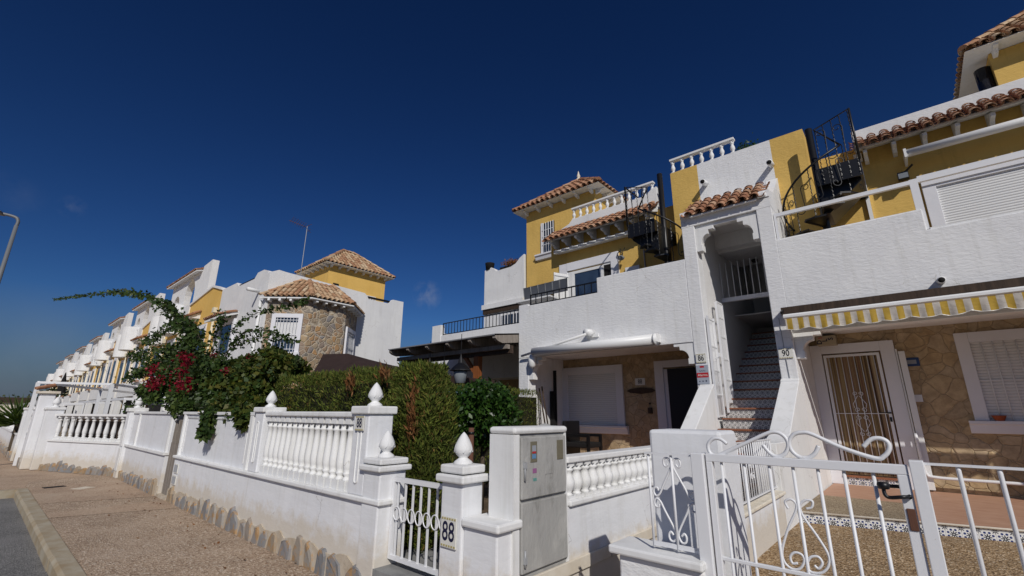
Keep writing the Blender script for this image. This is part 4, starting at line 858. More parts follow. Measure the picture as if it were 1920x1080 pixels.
# upper rolled awning right
a=gY(1700,288,10.4); m=MB(); m.tube([(a.x,10.4,a.z),(3.3,10.4,a.z)],.075,14); m.box(a.x-.04,a.x,10.33,YB-.003,a.z-.09,a.z+.08); solo('rolled_awning',m,M['pvc'],'white rolled awning tube high on the yellow wall under the tiled eave, right terrace','awning')
a=gY(1040,474,10.55); b=gY(1193,434,10.55); m=MB(); m.box(a.x,b.x,10.5,10.6,a.z-.05,a.z+.03); m.box(a.x,b.x,10.602,YB-.003,a.z-.0,a.z+.05)
for i in range(9): x=a.x+(b.x-a.x)*(i+.5)/9; m.tube([(x-.12,10.48,a.z+.02),(x+.14,10.48,a.z-.01)],.022,6)
solo('folded_awning',m,M['pvc'],'folded white awning bar under the tiled eave beside the left spiral stair','awning')
# downpipes etc
m=MB(); m.box(-.06,.0,YB-.07,YB-.003,4.85,6.44); m.box(-.10,.03,YB-.085,YB-.003,6.35,6.52); m.bar((.02,YB-.05,4.83),(-.75,YB-.05,4.80),.05,.09); m.bar((-.75,YB-.04,4.76),(-1.4,YB-.04,4.72),.03,.03); solo('downpipe',m,M['pvc'],'white square downpipe turning left along the yellow wall of the right terrace','pipe')
for i,(cn,dx) in enumerate((('red',0),('clay',.10),('blue',.17),('blue',.24),('teal',.36),('red',.45))):
    x=-.62+dx; m=MB(); m.tube([(x,YB-.09,4.72),(x+.03,YB-.07,3.4)],.018,6); o=build('handle',m,M[cn],thing('broom','broom with a coloured handle hanging under the white pipe on the right terrace','broom',(x,YB-.1,4.7),'row of coloured tool handles on the right terrace')); o2=MB(); o2.box(x-.08,x+.12,YB-.09,YB-.04,3.3,3.4); build('head',o2,M['dark'],o.parent)
t=thing('wall_spotlight','small black floodlight on the yellow wall above the terrace rail','lamp',(.5,YB,5.9)); c=gY(1692,330,10.62); m=MB(); m.box(c.x-.07,c.x+.09,10.56,10.68,c.z-.08,c.z+.06); m.bar((c.x,10.68,c.z),(c.x,YB,c.z+.03),.03); m.bar((c.x+.05,10.6,c.z+.06),(c.x+.17,10.5,c.z+.13),.01,.04); build('head',m,M['bmetal'],t); m=MB(); m.box(c.x-.06,c.x+.08,10.548,10.558,c.z-.07,c.z+.03); build('glass',m,M['lampglass'],t)
m=MB(); m.tube([(-4.7,YB-.03,3.12),(-4.78,YB-.03,6.25)],.018,6); solo('cable_conduit',m,M['gmetal'],'thin grey conduit running up the yellow wall beside the left spiral stair','pipe')
t=thing('wall_lamp','black scrolled wall lamp with a glass globe right of the balcony door','lamp',(-5.1,YB,5.6)); c=gY(1163,480,10.6); m=MB(); m.tube(scroll((c.x-.08,10.7,c.z+.08),(1,0,0),(0,0,1),.12,.03,-90,300),.012,6); m.tube([(c.x,10.62,c.z+.22),(c.x,10.62,c.z)],.012,6); m.tube([(c.x+.1,10.7,c.z+.25),(c.x+.0,10.62,c.z)],.01,6); build('arm',m,M['bmetal'],t); m=MB(); m.lathe([(.02,-.08),(.08,-.05),(.10,0),(.05,.05)],(c.x+.02,10.6,c.z-.05),10); build('globe',m,M['lampglass'],t)
c=gY(1187,512,10.78); m=MB(); m.box(c.x-.2,c.x+.2,10.74,YB-.003,c.z-.28,c.z+.18); solo('meter_box',m,M['pvc'],'white box on the yellow wall beside the left balcony door','box',)
# signs on columns
numtile('n','white ceramic tile reading 90 on the column between the stairs and the striped awning','90',(-1.553,YF-.012,2.41),.21,.17,navy=False)
numtile('n','white ceramic tile reading 86 above the alarm sign left of the stairs','86',(-2.985,YF-.012,2.43),.19,.17,navy=False)
t=thing('alarm_sign','grey alarm company sign with red band under the 86 tile','sign',(-2.985,YF,2.15)); cx=-2.985
m=MB(); m.box(cx-.11,cx+.11,YF-.016,YF-.003,1.94,2.30); build('panel',m,plain('silver_panel',(.36,.39,.45),.35),t); m=MB(); m.box(cx-.108,cx+.108,YF-.0175,YF-.0162,2.065,2.155); m.box(cx-.04,cx+.04,YF-.0175,YF-.0162,2.25,2.285); build('red_band',m,M['red'],t)
m=MB(); text_into(m,'Alarma',.062,(cx,YF-.0185,2.11),(1,0,0),(0,0,1),.001,1,.0); 
build('lettering',m,M['ceram'],t); m=MB(); m.tube([(cx-.06+.012*i,YF-.0185,2.19+.012*math.sin(i*1.9)) for i in range(11)],.003,4)
for i in range(3): m.box(cx-.075+i*.06,cx-.055+i*.06,YF-.0185,YF-.0165,1.985,2.0+.006*i)
build('script_mark',m,M['navy'],t)
t=thing('doorbell_sign','tan box marked D L S hung by the porch pillar above door 90','sign',(-1.1,10.4,2.85)); m=MB(); c=gY(1549,638,10.5); a=.15
m.box(c.x-.16,c.x+.15,10.5,10.798,c.z-.085,c.z+.085); build('box',m,M['tan'],t); m=MB(); text_into(m,'D',.11,(c.x-.11,10.498,c.z-.03),(0,0,1),(-1,0,0),.001,1,.003); text_into(m,'L',.11,(c.x-.02,10.498,c.z+.0),(0,0,1),(-1,0,0),.001,1,.003); text_into(m,'S',.11,(c.x+.075,10.498,c.z+.02),(0,0,1),(-1,0,0),.001,1,.003); build('lettering',m,M['navy'],t); m=MB(); m.box(c.x-.12,c.x-.06,10.496,10.499,c.z+.045,c.z+.06); build('red_mark',m,M['red'],t)
t=thing('house_plate','small dark blue enamel plate on the stone wall right of door 90','sign',(.04,YB,2.3)); m=MB(); m.box(-.06,.17,YB-.015,YB-.002,2.235,2.385); build('plate',m,plain('enamel_blue',(.03,.06,.16),.3),t); m=MB(); m.box(-.02,.13,YB-.019,YB-.0155,2.275,2.345); text_into(m,'92',.06,(.055,YB-.0195,2.31),(1,0,0),(0,0,1)); build('centre',m,M['greyprint'],t)
m=MB(); m.box(-.04,.10,YB-.02,YB-.002,1.62,1.74); m.box(-.01,.07,YB-.026,YB-.0205,1.65,1.71); solo('light_switch',m,M['pvc'],'white switch box on the stone wall between door 90 and the barred window','switch')
t=thing('grab_rail','white tubular rail low on the stone wall right of door 90','rail',(.5,10.6,.4)); m=MB(); m.tube(chain([(-.10,10.62,1.1),(-.09,10.62,.6),(-.07,10.62,.45),(.02,10.62,.41),(.5,10.62,.40),(2.8,10.62,.40)],5),.025,8); build('tube',m,M['wmetal'],t); m=MB(); m.tube([(1.2,10.62,.4),(1.2,10.62,.172)],.02,8); m.tube([(2.8,10.62,.4),(2.8,10.62,.172)],.02,8); build('leg',m,M['wmetal'],t)
m=MB(); m.tube([(-1.575,YF-.012,3.03),(-1.565,YF-.012,2.5),(-1.55,YF-.012,2.0)],.006,5); m.tube([(-1.55,YF-.012,2.0),(-1.52,YF-.012,.9)],.005,5); solo('cable',m,M['gmetal'],'thin cable hanging down the column of the 90 tile','cable')
m=MB(); m.box(-1.50,-1.475,YF-.02,YF-.002,1.15,1.35); solo('wall_bracket',m,M['beige'],'small yellowed metal bracket low on the column of the 90 tile','bracket')
# open gate leaf against the left jamb
t=thing('stair_gate','white barred stair gate folded open against the left jamb of the stair opening','gate',(-2.8,9.0,1.5))
xx=-2.80
m=MB()
for y in (9.03,9.40): m.box(xx-.02,xx+.02,y-.012,y+.012,1.33,3.25)
for z in (1.36,1.75,2.2,2.66,3.2): m.box(xx-.012,xx+.012,9.042,9.388,z-.014,z+.014)
build('outer_leaf',m,M['wmetal'],t)
m=MB(); xx2=-2.74; m.box(xx2-.02,xx2+.02,9.46,9.51,1.42,3.60); m.box(xx2-.02,xx2+.02,9.86,9.91,1.62,3.60)
for z in (1.62,2.05,2.45,2.9,3.3,3.62): m.box(xx2-.01,xx2+.01,9.51,9.86,z-.014,z+.014)
for i in range(4): m.box(xx2-.008,xx2+.008,9.57+i*.075,9.582+i*.075,1.62,3.60)
build('inner_leaf',m,M['wmetal'],t)
for i in range(6): m=MB(); y=9.09+i*.055; m.tube([(xx,y,1.36),(xx,y,3.2)],.006,6); build('bar',m,M['wmetal'],t)
m=MB()
for z in (1.95,2.42): m.tube(scroll((xx+.02,9.25,z),(0,1,0),(0,0,1),.05,.015,0,500),.006,5)
m.box(xx-.0,xx+.05,9.38,9.45,2.48,2.56); build('scroll_and_latch',m,M['wmetal'],t)
m=MB(); m.box(-2.92,-2.84,YF-.05,YF-.002,1.15,1.21); m.box(-2.86,-2.83,YF-.06,YF-.002,1.21,1.30); solo('gate_bolt',m,M['rust'],'rusty bolt at the foot of the left stair jamb','bolt')
# ---- spiral staircases
def spiral(label,cx,cy,z0,z1,r,sx,a_top,turn,ptop):
    t=thing('spiral_staircase',label,'spiral stair',(cx,cy,z0),'black spiral stairs to the roof')
    m=MB(); m.tube([(cx,cy,z0),(cx,cy,ptop)],.065,16); build('pole',m,M['bmetal'],t)
    n=14
    def P(a,rr,z): return Vector((cx+sx*rr*math.cos(R(a)),cy+rr*math.sin(R(a)),z))
    def zz(a): return z0+(z1-z0)*(1-(a_top-a)/turn)
    for i in range(n):
        a1=a_top-turn*(i)/n; a0=a1-turn/n*1.12; z=zz(a1)-(z1-z0)/n
        if i==0: continue
        m=MB(); pr=[P(a0,.06,0),P(a0,r,0),P((a0+a1)/2,r*1.02,0),P(a1,r,0),P(a1,.06,0)]; k=5
        vs=[v+Vector((0,0,z-.02)) for v in pr]+[v+Vector((0,0,z+.012)) for v in pr]; m.add(vs,[tuple(range(k)),tuple(range(k,2*k))[::-1]]+[(j,(j+1)%k,k+(j+1)%k,k+j) for j in range(k)])
        m.tube([P(a0,.06,z-.02),P(a0,r,z-.03)],.02,5); build('tread',m,M['bmetal'],t)
    # landing
    lx0,lx1=sorted((cx+sx*.02,cx+sx*.70)); m=MB(); m.box(lx0,lx1,cy-.50,YB-.03,z1-.30,z1-.02); m.box(lx0,lx1,cy-.52,cy-.50,z1-.34,z1); m.prism([(cx+sx*.02,z1-.31),(cx+sx*.02,z1-.85),(cx+sx*.12,z1-.85),(cx+sx*.66,z1-.36),(cx+sx*.66,z1-.31)][::-sx],(cy-.35,cy+.35),'y'); build('landing',m,M['bmetal'],t)
    m=MB(); a0=a_top-8; a1=a_top+62; pr=[P(a0,.05,0),P(a0,r*1.12,0),P((a0+a1)/2,r*1.35,0),P(a1,r*1.12,0),P(a1,.05,0)]; k=5
    vs=[v+Vector((0,0,z1-.05)) for v in pr]+[v+Vector((0,0,z1)) for v in pr]; m.add(vs,[tuple(range(k)),tuple(range(k,2*k))[::-1]]+[(j,(j+1)%k,k+(j+1)%k,k+j) for j in range(k)]); build('landing',m,M['bmetal'],t)
    m=MB(); hr=[P(a_top-turn+turn*i/48,r,zz(a_top-turn+turn*i/48)+.88) for i in range(40)]; m.tube(hr,.02,8); g0=Vector((cx+sx*.12,cy-.52,z1+.82)); g1=Vector((cx+sx*.70,cy-.52,z1+1.02)); m.tube([P(a_top-70,r,zz(a_top-70)+.88),g0,g1,g1-Vector((0,0,1.05))],.02,8); m.tube([g1,Vector((g1.x,cy+.2,g1.z))],.018,8); build('handrail',m,M['bmetal'],t)
    for i in range(n-2):
        a=a_top-turn+turn*(i+.5)/n; b0=P(a,r,zz(a)-.12); b1=P(a,r,zz(a)+.88); m=MB(); pts=[];K=36
        for j in range(K+1):
            u=j/K; pts.append(b0.lerp(b1,u)+Vector((.006*math.cos(j*2.2),.006*math.sin(j*2.2),0)))
        m.tube(pts,.0085,5); build('baluster',m,M['bmetal'],t)
    for k in range(5):
        x=cx+sx*(.13+.135*k); m=MB(); b0=Vector((x,cy-.52,z1-.32)); b1=Vector((x,cy-.52,z1+.82+.05*k)); m.tube([b0.lerp(b1,j/40)+Vector((.006*math.cos(j*2.2),.006*math.sin(j*2.2),0)) for j in range(41)],.0085,5); build('baluster',m,M['bmetal'],t)
    for k in range(2):
        c=Vector((cx+sx*(.27+.27*k),cy-.525,z1+.45)); up=Vector((0,0,1)); tx=Vector((sx,0,0)); q=scroll(c+up*.26-tx*.07,tx,up,.08,.02,0,380,16); q2=scroll(c-up*.26+tx*.07,-tx,-up,.08,.02,0,380,16); m=MB(); m.tube(q[::-1]+q2,.0075,5); build('scroll',m,M['bmetal'],t)
    for i in range(0,n-3,1):
        a=a_top-turn+turn*(i+1)/n; m=MB(); c=P(a,r,zz(a)+.42); tx=Vector((-sx*math.sin(R(a)),math.cos(R(a)),0))
        up=Vector((0,0,1)); q=scroll(c+up*.20+tx*.07,tx,up,.085,.02,180,-200,16); q2=scroll(c-up*.22-tx*.07,-tx,-up,.085,.02,180,-200,16); m.tube(q[::-1]+q2,.0075,5); build('scroll',m,M['bmetal'],t)
    return t
pr=gY(1528,310,9.98); spiral('black wrought iron spiral staircase beside the right tiled eave, tallest against the sky',pr.x,9.98,3.12,5.84,.66,1,385,380,7.0)
pl=gY(1243,400,9.98); spiral('black wrought iron spiral staircase left of the stair tower, before the roof balustrade',pl.x,9.98,3.12,5.80,.60,-1,385,380,7.15)
m=MB(); m.box(-7.6,-1.5,11.1,15,6.55,6.62); m.box(-1.5,3.3,11.1,15,6.55,6.62); hp('roof_slab',m,M['smooth'])
# porch furniture of 88
t=thing('garden_chair','black rattan armchair in the left porch behind the side wall','chair',(-4.9,9.9,.3)); c=gY(1088,835,9.6); x=c.x
m=MB(); m.box(x-.3,x+.35,9.4,10.0,.62,.74); build('seat',m,M['dark'],t,bevel=.03); m=MB(); m.box(x-.38,x-.28,9.4,10.05,.3,1.22); build('backrest',m,M['bmetal'],t,bevel=.03)
for yy in (9.4,9.95): m=MB(); m.box(x-.3,x+.36,yy,yy+.06,.86,.92); m.box(x+.3,x+.36,yy,yy+.06,.3,.86); build('armrest',m,M['bmetal'],t)
t=thing('garden_tool','long handled rake and shovel leaning in the shade beside the porch pillar','tools',(-7,9.6,0)); m=MB()
for a,b in (((1016,725),(1027,795)),((1011,728),(1022,795))): m.tube([gY(*a,9.5),gY(*b,9.35)],.02,6)
build('handles',m,M['wooddark'],t); m=MB(); c=gY(1022,800,9.3); m.lathe([(.0,.13),(.1,.11),(.19,.05),(.22,0)],c-Vector((0,0,.05)),12); build('shovel_head',m,M['gmetal'],t)
m=MB(); a=gY(1041,695,10.2); m.box(a.x-.04,a.x+.04,10.15,10.2,.3,a.z); m.box(a.x-.12,a.x+.02,10.1,10.2,.3,a.z-.55); solo('folded_parasol',m,M['dark'],'tall dark folded parasol standing in the corner of the left porch','parasol')
m=MB(); c=gY(1000,675,8.95); m.lathe([(.01,-.22),(.09,-.15),(.10,.02),(.07,.12),(.02,.14)],(c.x,8.9,c.z),12); solo('porch_bell_lamp',m,M['pvc'],'white bell shaped lamp hanging by the left porch pillar','lamp')
# ================================================================ NEXT HOUSE TO THE LEFT (behind the hedge)
N=thing('neighbour_house','white house part with a black railed terrace behind the pergola, left of number 88','house',(-11,11,0))
def np_(name,mb,mat,bevel=0): return build(name,mb,M[mat],N,bevel=bevel)
c=gY(909,500,12); X0=c.x
m=MB(); pts=[(X0,5.0),(X0,6.78),(X0+.35,6.84),(X0+.50,6.76),(X0+.62,6.64),(X0+1.35,6.66),(X0+1.6,6.74),(X0+1.8,6.92),(X0+2.0,7.02),(X0+2.02,5.0)]
m.prism(pts[::-1],(12,12.2),'y'); np_('upper_parapet',m,'white',.01)
m=MB(); m.box(X0-.03,X0+2.02,11.9,12.0,5.18,5.36); np_('band',m,'white'); m=MB(); m.box(X0-.0,X0+2.02,11.95,12.0,5.0,5.178); np_('painted_band_shadow',m,'wooddark')  # second box is a dark strip painted as the shade below the band
m=MB(); m.box(X0,X0+2.0,12.02,15,2.8,4.998); np_('upper_wall',m,'white')
d=build('window',MB().box(X0+.9,X0+1.75,12.0,12.018,4.0,4.85),M['glass'],N); m=MB(); m.box(X0+.80,X0+.9,11.98,12.02,3.9,4.9)
for i in range(6): m.box(X0+.98+i*.14,X0+1.0+i*.14,11.94,11.96,4.0,4.85)
build('bars',m,M['wmetal'],d)
m=MB(); a=gY(828,629,11); b=gY(968,610,11); m.box(-13.66,-7.6,11,11.15,2.5,a.z+.0); m.box(-13.66,-13.15,10.98,11.17,2.5,4.62); np_('terrace_wall',m,'white',.01)
m=MB(); m.box(-13.66,-13.5,11.15,15,2.5,4.4); m.box(-13.5,-7.8,11.15,15,2.6,3.0); np_('terrace_side',m,'white')
m=MB(); m.box(-13.5,-7.8,12.8,13,0,2.6); np_('porch_back_wall',m,'stone2'); m=MB(); m.box(-13.5,-7.8,11.0,11.2,0,2.2) if False else m.box(-8.6,-7.8,11.0,11.2,0,2.5); np_('porch_pillar',m,'white')
a=gY(828,618,11); t=blackrail('black iron railing on the low white terrace above the pergola',-13.1,-7.9,11.05,gY(828,629,11).z,gY(828,612,11).z+.12,32)
t=thing('roof_planter','dark pots and a dry bush on the scalloped white parapet left of the yellow tower','planter',(X0+1,12.1,6.8)); m=MB(); m.lathe([(.15,0),(.18,.25),(.19,.28)],(X0+.18,12.1,6.78),12); m.box(X0+.6,X0+1.9,12.22,12.5,6.45,6.83); build('pots',m,M['dark'],t)
P=np.array([X0+1.1,12.35,6.92])+rng.normal(size=(260,3))*[.2,.1,.06]; leafmesh('foliage',P,.09,M['brownfol'],t,along=np.tile([0,0,1.],(260,1)))
# pergola
t=thing('pergola','timber pergola with dark beams, grey sheet roof and an orange timber post behind the hedge','pergola',(-10.5,8.6,0))
A=gY(728,655,8.1); B=gY(968,624,8.1); A2=gY(742,676,9.0); B2=gY(968,645,9.0)
zf=(A.z+B.z)/2; xl,xr=A.x,-7.62
zb=zf-.12+.35
m=MB(); m.add([(xl,8.1,zf),(xr,8.1,zf),(xr,11,zf+.42),(xl,11,zf+.42)],[(0,1,2,3)]); m.add([(xl,8.1,zf+.03),(xl,11,zf+.45),(xr,11,zf+.45),(xr,8.1,zf+.03)],[(0,1,2,3)]); m.add([(xl,8.1,zf),(xr,8.1,zf),(xr,8.1,zf+.03),(xl,8.1,zf+.03)],[(0,1,2,3)]); build('roof_sheet',m,M['thatch'],t)
for i in range(6):
    x=xl+.06+(xr-xl-.12)*i/5; m=MB(); m.prism([(8.13,zf+.0),(8.13,zf-.07),(8.22,zf-.13),(8.4,zf-.17),(11,zf+.2),(11,zf+.41)],(x-.05,x+.05),'x'); build('rafter',m,M['woodgrey'],t)
zbm=zf-.17; m=MB(); m.box(xl-.15,xr,8.55,8.67,zbm-.12,zbm-.01); build('beam',m,M['woodgrey'],t)
m=MB(); m.box(xl-.1,xr,8.69,8.81,zbm-.22,zbm-.02); build('beam',m,M['wooddark'],t)
for px in (895,): c=gY(px,700,8.75); m=MB(); m.box(c.x-.09,c.x+.09,8.68,8.84,0,zbm-.22); m.bar((c.x,8.76,2.35),(c.x-.5,8.76,zbm-.2),.09); build('post',m,M['wood'],t)
m=MB(); m.box(xl+.1,xl+.25,8.68,8.84,0,zbm-.22); build('post',m,M['wooddark'],t)
def lantern(label,px,py,Y,s):
    c=gY(px,py,Y); t=thing('hanging_lantern',label,'lantern',c,'black lanterns hanging under the pergola'); m=MB(); m.lathe([(.01*s,.50*s),(.03*s,.42*s),(.05*s,.36*s),(.06*s,.30*s),(.16*s,.22*s),(.24*s,.14*s),(.25*s,.12*s),(.2*s,.12*s)],c,12,False); m.tube([c+Vector((0,0,.48*s)),c+Vector((0,0,.48*s+.5))],.008,5); build('hood',m,M['bmetal'],t)
    m=MB(); m.lathe([(.15*s,.12*s),(.16*s,.05*s),(.12*s,-.16*s),(.10*s,-.17*s)],c,12); build('glass_shade',m,M['lampglass'],t)
lantern('largest black bell lantern above the hedge beside the orange post',863,705,7.2,1.0); lantern('small black lantern between the big lantern and the hedge top',832,698,8.2,.7); lantern('faint small black lantern at the left under the pergola',805,690,8.4,.6)
# gazebo
t=thing('garden_gazebo','dark brown fabric gazebo roof showing above the hedge','gazebo',(-10.5,6.5,0)); 
g0=gY(562,696,5.6); g1=gY(750,696,5.6); za=gY(640,660,7.0).z; ze=g1.z-.02; x0,x1,y0,y1=-12.2,g1.x,5.6,8.6
ap0=tuple(gY(606,664,7.1)); ap1=tuple(gY(652,663,7.1)); m=MB(); m.smooth=False
def sag(a,b,k=.0): return [(a[0]+(b[0]-a[0])*i/6,a[1]+(b[1]-a[1])*i/6,a[2]+(b[2]-a[2])*i/6-k*math.sin(math.pi*i/6)) for i in range(7)]
C=[(x0,y0,ze),(x1,y0,ze),(x1,y1,ze),(x0,y1,ze)]
for a,b,p,q in ((C[0],C[1],ap0,ap1),(C[1],C[2],ap1,ap1),(C[2],C[3],ap1,ap0),(C[3],C[0],ap0,ap0)):
    L=[sag(a,p,.12)]; Rr=[sag(b,q,.12)]
    for i in range(6): m.add([L[0][i],Rr[0][i],Rr[0][i+1],L[0][i+1]],[(0,1,2,3)])
for i in range(4): a,b=C[i],C[(i+1)%4]; m.add([a,b,(b[0],b[1],b[2]-.22),(a[0],a[1],a[2]-.22)],[(0,1,2,3)])
build('canopy',m,M['gazebo'],t)
for a in C: m=MB(); m.tube([(a[0],a[1],0),(a[0],a[1],ze)],.03,6); build('leg',m,M['bmetal'],t)
# ================================================================ PLANTING
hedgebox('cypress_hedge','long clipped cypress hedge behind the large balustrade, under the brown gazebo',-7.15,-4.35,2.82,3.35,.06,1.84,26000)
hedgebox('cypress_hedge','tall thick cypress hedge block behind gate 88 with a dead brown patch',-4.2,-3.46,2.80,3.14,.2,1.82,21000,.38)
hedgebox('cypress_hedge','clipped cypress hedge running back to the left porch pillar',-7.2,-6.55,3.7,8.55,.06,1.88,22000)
for (label,px,py,Y,n,sx,sz) in (('brown dead patch low on the tall hedge block',776,775,2.79,330,.028,.13),('brown dead tuft on top of the hedge beside the pillar finial',722,703,2.82,110,.04,.035),('small brown dead tuft in the long hedge',658,722,2.79,120,.035,.05)):
    c=gY(px,py,Y); P=np.array(c)+rng.normal(size=(n,3))*[sx,.02,sz]; o=leafmesh('dead_foliage',P,.07,M['brownfol'],None,aspect=.2,along=np.tile([0,-.3,1.],(n,1))); tag(o,label,'dead foliage')
# citrus
t=thing('citrus_tree','small glossy green citrus tree in front of the back hedge, beside a rusty post','tree',(-4.95,5.0,.06))
ctr=np.array(gY(905,775,5.0)); n=5200; dd=rng.normal(size=(n,3)); dd/=np.linalg.norm(dd,axis=1,keepdims=True); rr=rng.random((n,1))**.35
P=ctr+dd*rr*[.62,.5,.50]; P+=dd*(hnoise(P,5)*.10)[:,None]; leafmesh('crown',P,.075,M['citrus'],t,aspect=.55,droop=.2)
m=MB(); b=Vector((ctr[0],5.0,.06)); m.tube([b,b+Vector((.02,0,.7)),b+Vector((0,0,1.2))],.045,8,r2=.02)
for k in range(7): a=k*.9; m.tube([b+Vector((.01,0,.7+.06*k)),b+Vector((.35*math.cos(a),.3*math.sin(a),1.1+.05*k))],.015,5)
build('trunk',m,M['trunk'],t)
m=MB(); c=gY(884,802,4.2); m.tube([(c.x,4.2,.05),(c.x,4.2,c.z)],.035,10); t=thing('rusty_post','rusty brown post with black tape standing before the citrus tree','post',(c.x,4.2,.05)); build('post',m,M['rust'],t); m=MB(); m.tube([(c.x,4.2,c.z-.08),(c.x,4.2,c.z-.05)],.04,10); m.tube([(c.x,4.2,c.z-.065),(c.x-.9,4.3,c.z-.2),(c.x-1.4,4.3,c.z-.3)],.006,5); build('tape',m,M['bmetal'],t)
# garden things behind gate 88
t=thing('rockery','pale stones edging the garden bed behind gate 88','stones',(-4.2,3.9,.2)); 
for i in range(16):
    c=gZ(random.uniform(745,840),random.uniform(955,985),.27); m=MB(); s=random.uniform(.05,.10); m.lathe([(0,-s*.5),(s*.8,-s*.4),(s,0),(s*.7,s*.45),(0,s*.6)],c,7,True,random.uniform(.8,1.3),random.uniform(.7,1.1)); build('stone',m,M['beige'],t)
c=gZ(797,932,.42); t=MB(); t.lathe([(0,-.05),(.06,-.045),(.095,.05),(.10,.06),(.085,.06),(0,-.02)],c,14); solo('green_bowl',t,M['green'],'lime green bowl among the stones behind gate 88','bowl')
# bougainvillea
t=thing('bougainvillea','big bougainvillea with magenta flowers spilling over the panel wall and old door','plant',(-9.0,3.1,.06))
def blob(c,s,n,lump=.12):
    dd=rng.normal(size=(n,3)); dd/=np.linalg.norm(dd,axis=1,keepdims=True); rr=rng.random((n,1))**.4; P=np.array(c)+dd*rr*np.array(s); return P+dd*(hnoise(P,6)*lump)[:,None]
BL=[]; 
for px,py,Y,s,n in ((300,725,2.75,(.55,.3,.22),1500),(335,700,2.9,(.6,.35,.30),2200),(370,690,3.0,(.5,.35,.34),2200),(345,745,2.8,(.6,.3,.24),2200),(400,720,2.9,(.45,.3,.30),2200),(320,665,3.0,(.4,.3,.20),480),(360,640,3.1,(.3,.25,.2),260),(290,690,2.9,(.35,.25,.16),600),(400,755,2.55,(.35,.22,.18),1300),(390,790,2.28,(.16,.10,.16),500),(385,808,2.24,(.12,.07,.08),260),(345,765,2.45,(.35,.2,.10),600),(430,690,3.1,(.5,.3,.2),900),(290,745,2.5,(.2,.15,.12),200),(262,700,2.8,(.28,.2,.12),260),(268,735,2.6,(.25,.15,.10),240),(375,700,2.55,(.4,.15,.25),700)):
    BL.append(blob(gY(px,py,Y),s,n))
leafmesh('foliage',np.concatenate(BL),.085,M['boug'],t,aspect=.62,droop=.25)
def spray(pts,per,sp,size,mat=M['boug'],r=.010,name='branch'):
    c=chain([gY(*p) for p in pts],8); m=MB(); m.tube(c,r,5,r2=.003); o=build(name,m,M['trunk'],t)
    P=[];
    for i in range(len(c)-1):
        k=per; 
        for _ in range(k):
            u=random.random(); P.append(np.array(c[i].lerp(c[i+1],u))+rng.normal(size=3)*sp)
    leafmesh('leaves',np.array(P),size,mat,o,aspect=.65,droop=.3)
spray([(345,690,3.0),(362,640,3.0),(352,605,2.9),(318,575,2.85),(280,557,2.8),(240,549,2.75),(205,548,2.7),(160,554,2.6),(125,558,2.55),(102,562,2.5)],17,.05,.115)
spray([(350,660,3.0),(340,620,2.95),(322,590,2.9),(300,572,2.85)],16,.09,.10)
spray([(372,690,3.0),(378,650,3.0),(366,618,3.0),(342,608,3.0),(315,615,2.95),(290,632,2.9),(270,642,2.9)],18,.07,.09)
spray([(362,690,3.0),(352,655,3.0),(325,652,2.95),(290,658,2.9),(262,663,2.85),(245,665,2.8)],14,.07,.09)
spray([(330,700,2.9),(300,676,2.9),(270,675,2.8),(246,672,2.8)],12,.06,.085)
spray([(320,710,2.9),(285,690,2.85),(255,700,2.75),(238,712,2.7)],14,.07,.09)
spray([(400,700,3.1),(425,660,3.2),(455,640,3.3),(490,632,3.3),(530,640,3.4)],7,.05,.075)
spray([(400,690,3.1),(420,640,3.1),(445,610,3.15),(480,588,3.2),(520,578,3.2),(560,567,3.2),(575,564,3.2)],6,.03,.075)
spray([(410,690,3.1),(440,640,3.15),(465,622,3.2),(500,620,3.2),(530,632,3.2),(550,640,3.2)],6,.03,.075)
spray([(395,690,3.0),(402,640,3.0),(412,610,3.0),(420,585,3.0)],10,.06,.08)
spray([(300,740,2.6),(275,750,2.5),(250,762,2.4),(240,765,2.4)],8,.05,.08)
FL=[]
for px,py,Y,s,n in ((341,668,2.62,.06,70),(357,671,2.62,.055,65),(352,684,2.6,.08,75),(348,698,2.52,.07,50),(337,718,2.45,.075,95),(352,722,2.42,.07,120),(360,714,2.45,.055,60),(288,692,2.55,.07,80),(281,718,2.45,.08,100),(292,722,2.45,.06,60),(298,714,2.45,.055,40),(320,700,2.5,.16,40),(400,668,2.9,.05,25),(470,672,2.9,.035,35),(382,738,2.5,.03,25),(425,694,2.7,.035,25)):
    FL.append(np.array(gY(px,py,Y))+rng.normal(size=(n,3))*s*[1.3,.7,.9])
leafmesh('flowers',np.concatenate(FL),.055,M['flower'],t,aspect=.8)
m=MB()
for k in range(6): a=random.uniform(-.6,.6); m.tube([(-9.0+a*.2,3.15,.06),(-9.0+a,3.1,.9),(-9.2+a*1.6,3.0,1.6)],.035,6,r2=.015)
build('stem',m,M['trunk'],t)
t=thing('climbing_vine','yellowish green vine bush between the bougainvillea and the clipped hedge','plant',(-7.6,3.2,.06)); BL=[]
for px,py,Y,s,n in ((430,730,2.85,(.55,.35,.32),3200),(480,710,3.0,(.55,.35,.34),3200),(520,690,3.1,(.45,.3,.30),2200),(455,765,2.55,(.32,.2,.20),1600),(455,790,2.30,(.12,.08,.14),420),(545,690,3.2,(.3,.2,.2),900),(430,760,2.6,(.3,.2,.14),900),(490,740,2.9,(.3,.2,.25),1200),(505,665,3.2,(.2,.2,.12),350),(470,680,3.2,(.3,.2,.15),700)): BL.append(blob(gY(px,py,Y),s,n))
BL=np.concatenate(BL); h=len(BL); idx=rng.random(h)<.62; leafmesh('foliage',BL[idx],.085,M['vine'],t,aspect=.7,droop=.25); leafmesh('foliage',BL[~idx],.085,M['boug'],t,aspect=.7,droop=.25)
m=MB()
for k in range(4): m.tube([(-7.6+k*.15,3.2,.06),(-7.5+k*.2,3.2,1.4)],.03,6,r2=.012)
build('stem',m,M['trunk'],t)
